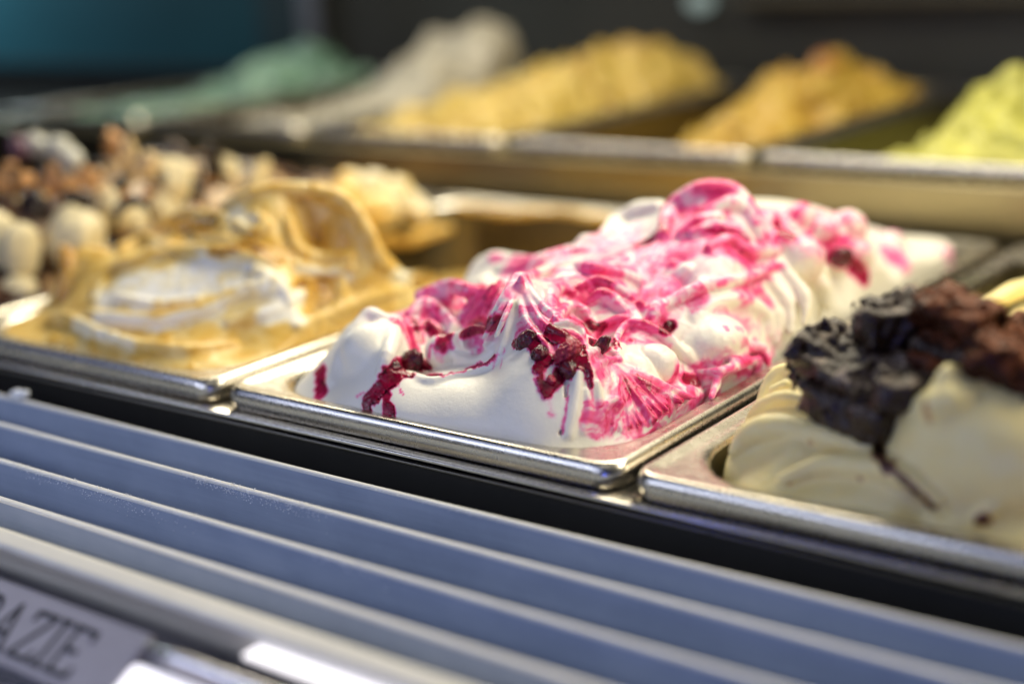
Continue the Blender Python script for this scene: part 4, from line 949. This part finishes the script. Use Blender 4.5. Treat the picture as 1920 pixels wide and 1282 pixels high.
GL = {'G': [((6,9.6),(5,12.4)),((5,12.4),(2,12.4)),((2,12.4),(.6,10)),((.6,10),(.6,3)),((.6,3),(2,.6)),((2,.6),(5,.6)),((5,.6),(6,2.6)),((6,2.6),(6,6)),((6,6),(3.6,6))],
      'R': [((1,.4),(1,12.6)),((1,12.4),(5,12.4)),((5,12.4),(6.2,10.8)),((6.2,10.8),(6.2,8.4)),((6.2,8.4),(5,6.6)),((5,6.6),(1,6.6)),((3.4,6.6),(6.4,.6)),((0,.5),(2.2,.5))],
      'A': [((.4,.4),(3.2,12.6)),((3.2,12.6),(6,.4)),((1.4,4.6),(5,4.6)),((-.6,.5),(1.6,.5)),((4.8,.5),(7,.5))],
      'Z': [((.6,12.4),(6,12.4)),((6,12.4),(.6,.6)),((.6,.6),(6.2,.6)),((.6,12.4),(.6,10.2)),((6.2,.6),(6.2,2.8))],
      'I': [((1,.4),(1,12.6)),((-.4,.5),(2.4,.5)),((-.4,12.5),(2.4,12.5))],
      'E': [((1,.4),(1,12.6)),((0,12.4),(6,12.4)),((0,.6),(6.2,.6)),((1,6.6),(4.4,6.6)),((6,12.4),(6,10.2)),((6.2,.6),(6.2,2.8))]}
adv = {'G': 8.2, 'R': 8.2, 'A': 8.2, 'Z': 7.8, 'I': 3.6, 'E': 7.2}
FX, FY = 1.42, 1.12
xx = -15.6 - FX*sum(adv[c] for c in 'GRAZIE') + .8
for c in 'GRAZIE':
    b = MB()
    for (ax, ay), (bx, by) in GL[c]:
        d = v3((bx-ax, by-ay)); d /= np.linalg.norm(d); nn = v3((-d[1], d[0]))*.62; nn = nn*1.25; e0, e1 = (v3((ax, ay)) - d*.3)*v3((FX, FY)), (v3((bx, by)) + d*.3)*v3((FX, FY))
        Q_ = [e0+nn, e0-nn, e1-nn, e1+nn]
        hh = .10 + .012*len(b.F)/6
        b.put([tuple(on_card(xx+q[0], 18.6-q[1], n)) for n in (.02, hh) for q in Q_], [(3,2,1,0),(4,5,6,7),(0,1,5,4),(1,2,6,5),(2,3,7,6),(3,0,4,7)])
    b.obj('letter', M_ink, pc); xx += FX*adv[c]
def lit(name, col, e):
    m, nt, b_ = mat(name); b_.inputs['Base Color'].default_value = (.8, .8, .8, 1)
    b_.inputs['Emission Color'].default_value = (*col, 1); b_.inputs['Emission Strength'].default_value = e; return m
M_lit = lit('label_and_glint_glow', (1, .95, 1.0), 1.25)  # shared by the backlit label and the glowing reflection streak
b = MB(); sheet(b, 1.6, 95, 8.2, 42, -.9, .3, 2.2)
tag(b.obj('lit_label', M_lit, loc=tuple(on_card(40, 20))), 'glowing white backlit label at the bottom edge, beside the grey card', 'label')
b = MB(); ls = back(472, 1216, z=-19); b.extrude_x(round_prof([(ls[1] - 3.2, -24.6), (ls[1] - 3.2, -19), (ls[1] + 3.2, -19), (ls[1] + 3.2, -24.6)], [0, 1, 1, 0]), ls[0], ls[0] + 60)  # glowing box standing in for a bright reflection on the chrome trim
tag(b.obj('chrome_glint', M_lit, loc=tuple(ls)), 'white reflection streak on the chrome trim behind the backlit label, made to glow', 'painted reflection')
V, F = [], []
for i in range(13):
    r_ = 2.1 if 0 < i < 12 else 1.2
    for j in range(12):
        a = 2*math.pi*j/12; V.append(on_card(1.5 + 150*i/12, 3.8, .6) + r_*(math.cos(a)*EV + math.sin(a)*EN))
for i in range(12):
    for j in range(12): F.append((i*12+j, i*12+(j+1) % 12, (i+1)*12+(j+1) % 12, (i+1)*12+j))
F += [tuple(reversed(range(12))), tuple(range(144, 156))]
tag(add('label_rod', V, F, steel('rod_chrome', (.8, .78, .82), .22), None, True, loc=tuple(on_card(70, 4))), 'pale chrome rod running right from the grey card', 'rod')
m_, nt_, b_ = mat('wall_lamp_glow'); b_.inputs['Base Color'].default_value = (.01, .015, .014, 1); b_.inputs['Emission Color'].default_value = (.75, .95, .88, 1); b_.inputs['Emission Strength'].default_value = .30
V, F = skin_ball(np.zeros(3), 1, 5, 'drupe'); V = V/np.linalg.norm(V, axis=1, keepdims=True)*v3((12, 8, 8))
cl = v3(back(1312, 4, y=748)); tag(add('wall_lamp', V + cl, F, m_, None, True, loc=tuple(cl)), 'soft pale green glowing lamp at the top edge behind the rear pans', 'lamp')

# ------------------------------------------------------------------ ice on the grille
M_ice, nt_, b_ = mat('frost_ice'); b_.inputs['Base Color'].default_value = (.82, .84, .88, 1); b_.inputs['Roughness'].default_value = .5
b_.inputs['Subsurface Weight'].default_value = .3; b_.inputs['Subsurface Radius'].default_value = (1, 1, 1); b_.inputs['Subsurface Scale'].default_value = .001
c0 = v3(back(38, 738, z=-13.4)); V, F = [], []
rgi = np.random.RandomState(8)
m_ice = Mass(c0 - 9, c0 + 9, .3); g_ = np.stack(np.meshgrid(m_ice.x, m_ice.y, m_ice.z, indexing='ij'), -1)
m_ice.F = np.full(m_ice.n, 20, np.float32)
for k in range(9):
    m_ice.put((slice(None),)*3, (np.linalg.norm((g_ - c0 - v3((rgi.uniform(-4, 4), rgi.uniform(-.6, .6), rgi.uniform(-1.2, .9))))/v3((1.5, 1, 1.1)), axis=-1) - rgi.uniform(.8, 1.4)).astype(np.float32), .6)
m_ice.F += (fbm(g_/1.3, 2, 9) - .5).astype(np.float32)*.9
m_ice.mesh()
tag(add('ice_crumb', m_ice.P, m_ice.Q, M_ice, None, True, loc=tuple(c0)), 'white crumb of ice sitting on the edge of the topmost slat at far left', 'ice crumb')
b = MB(); oct_ = [(1,0,0),(-1,0,0),(0,1,0),(0,-1,0),(0,0,1),(0,0,-1)]; of = [(0,2,4),(2,1,4),(1,3,4),(3,0,4),(2,0,5),(1,2,5),(3,1,5),(0,3,5)]
def frost(px0, px1, slat_px, slat_th, n, zmax):
    y_ = back(*slat_px, z=-15)[1]
    for _ in range(n):
        t = rgi.beta(1.6, 2.2); px = px0 + (px1-px0)*t; zz = -15.7 - abs(rgi.normal(0, zmax*(.5 + t))) if rgi.rand() < .85 else -14.85
        yf = y_ - slat_th - .04 + (-15.9 - zz)*.1964 if zz < -15.5 else y_ - slat_th*rgi.rand()
        q = v3(back(px, 900, y=yf)); q = v3((q[0], yf, zz)); s_ = rgi.uniform(.09, .30)
        b.put([q + v3(o_)*s_*rgi.uniform(.6, 1.3, 3) for o_ in oct_], of)
frost(330, 640, (900, 1028), 1.4, 420, 1.9); frost(20, 380, (900, 1117), 1.5, 260, 2.4); frost(560, 1000, (900, 957.5), 1.3, 60, .5); frost(560, 760, (900, 1117), 1.5, 60, 2)
fo = b.obj('frost', M_ice); tag(fo, 'powdery white frost specks on the grey grille slats', 'frost', kind='stuff')
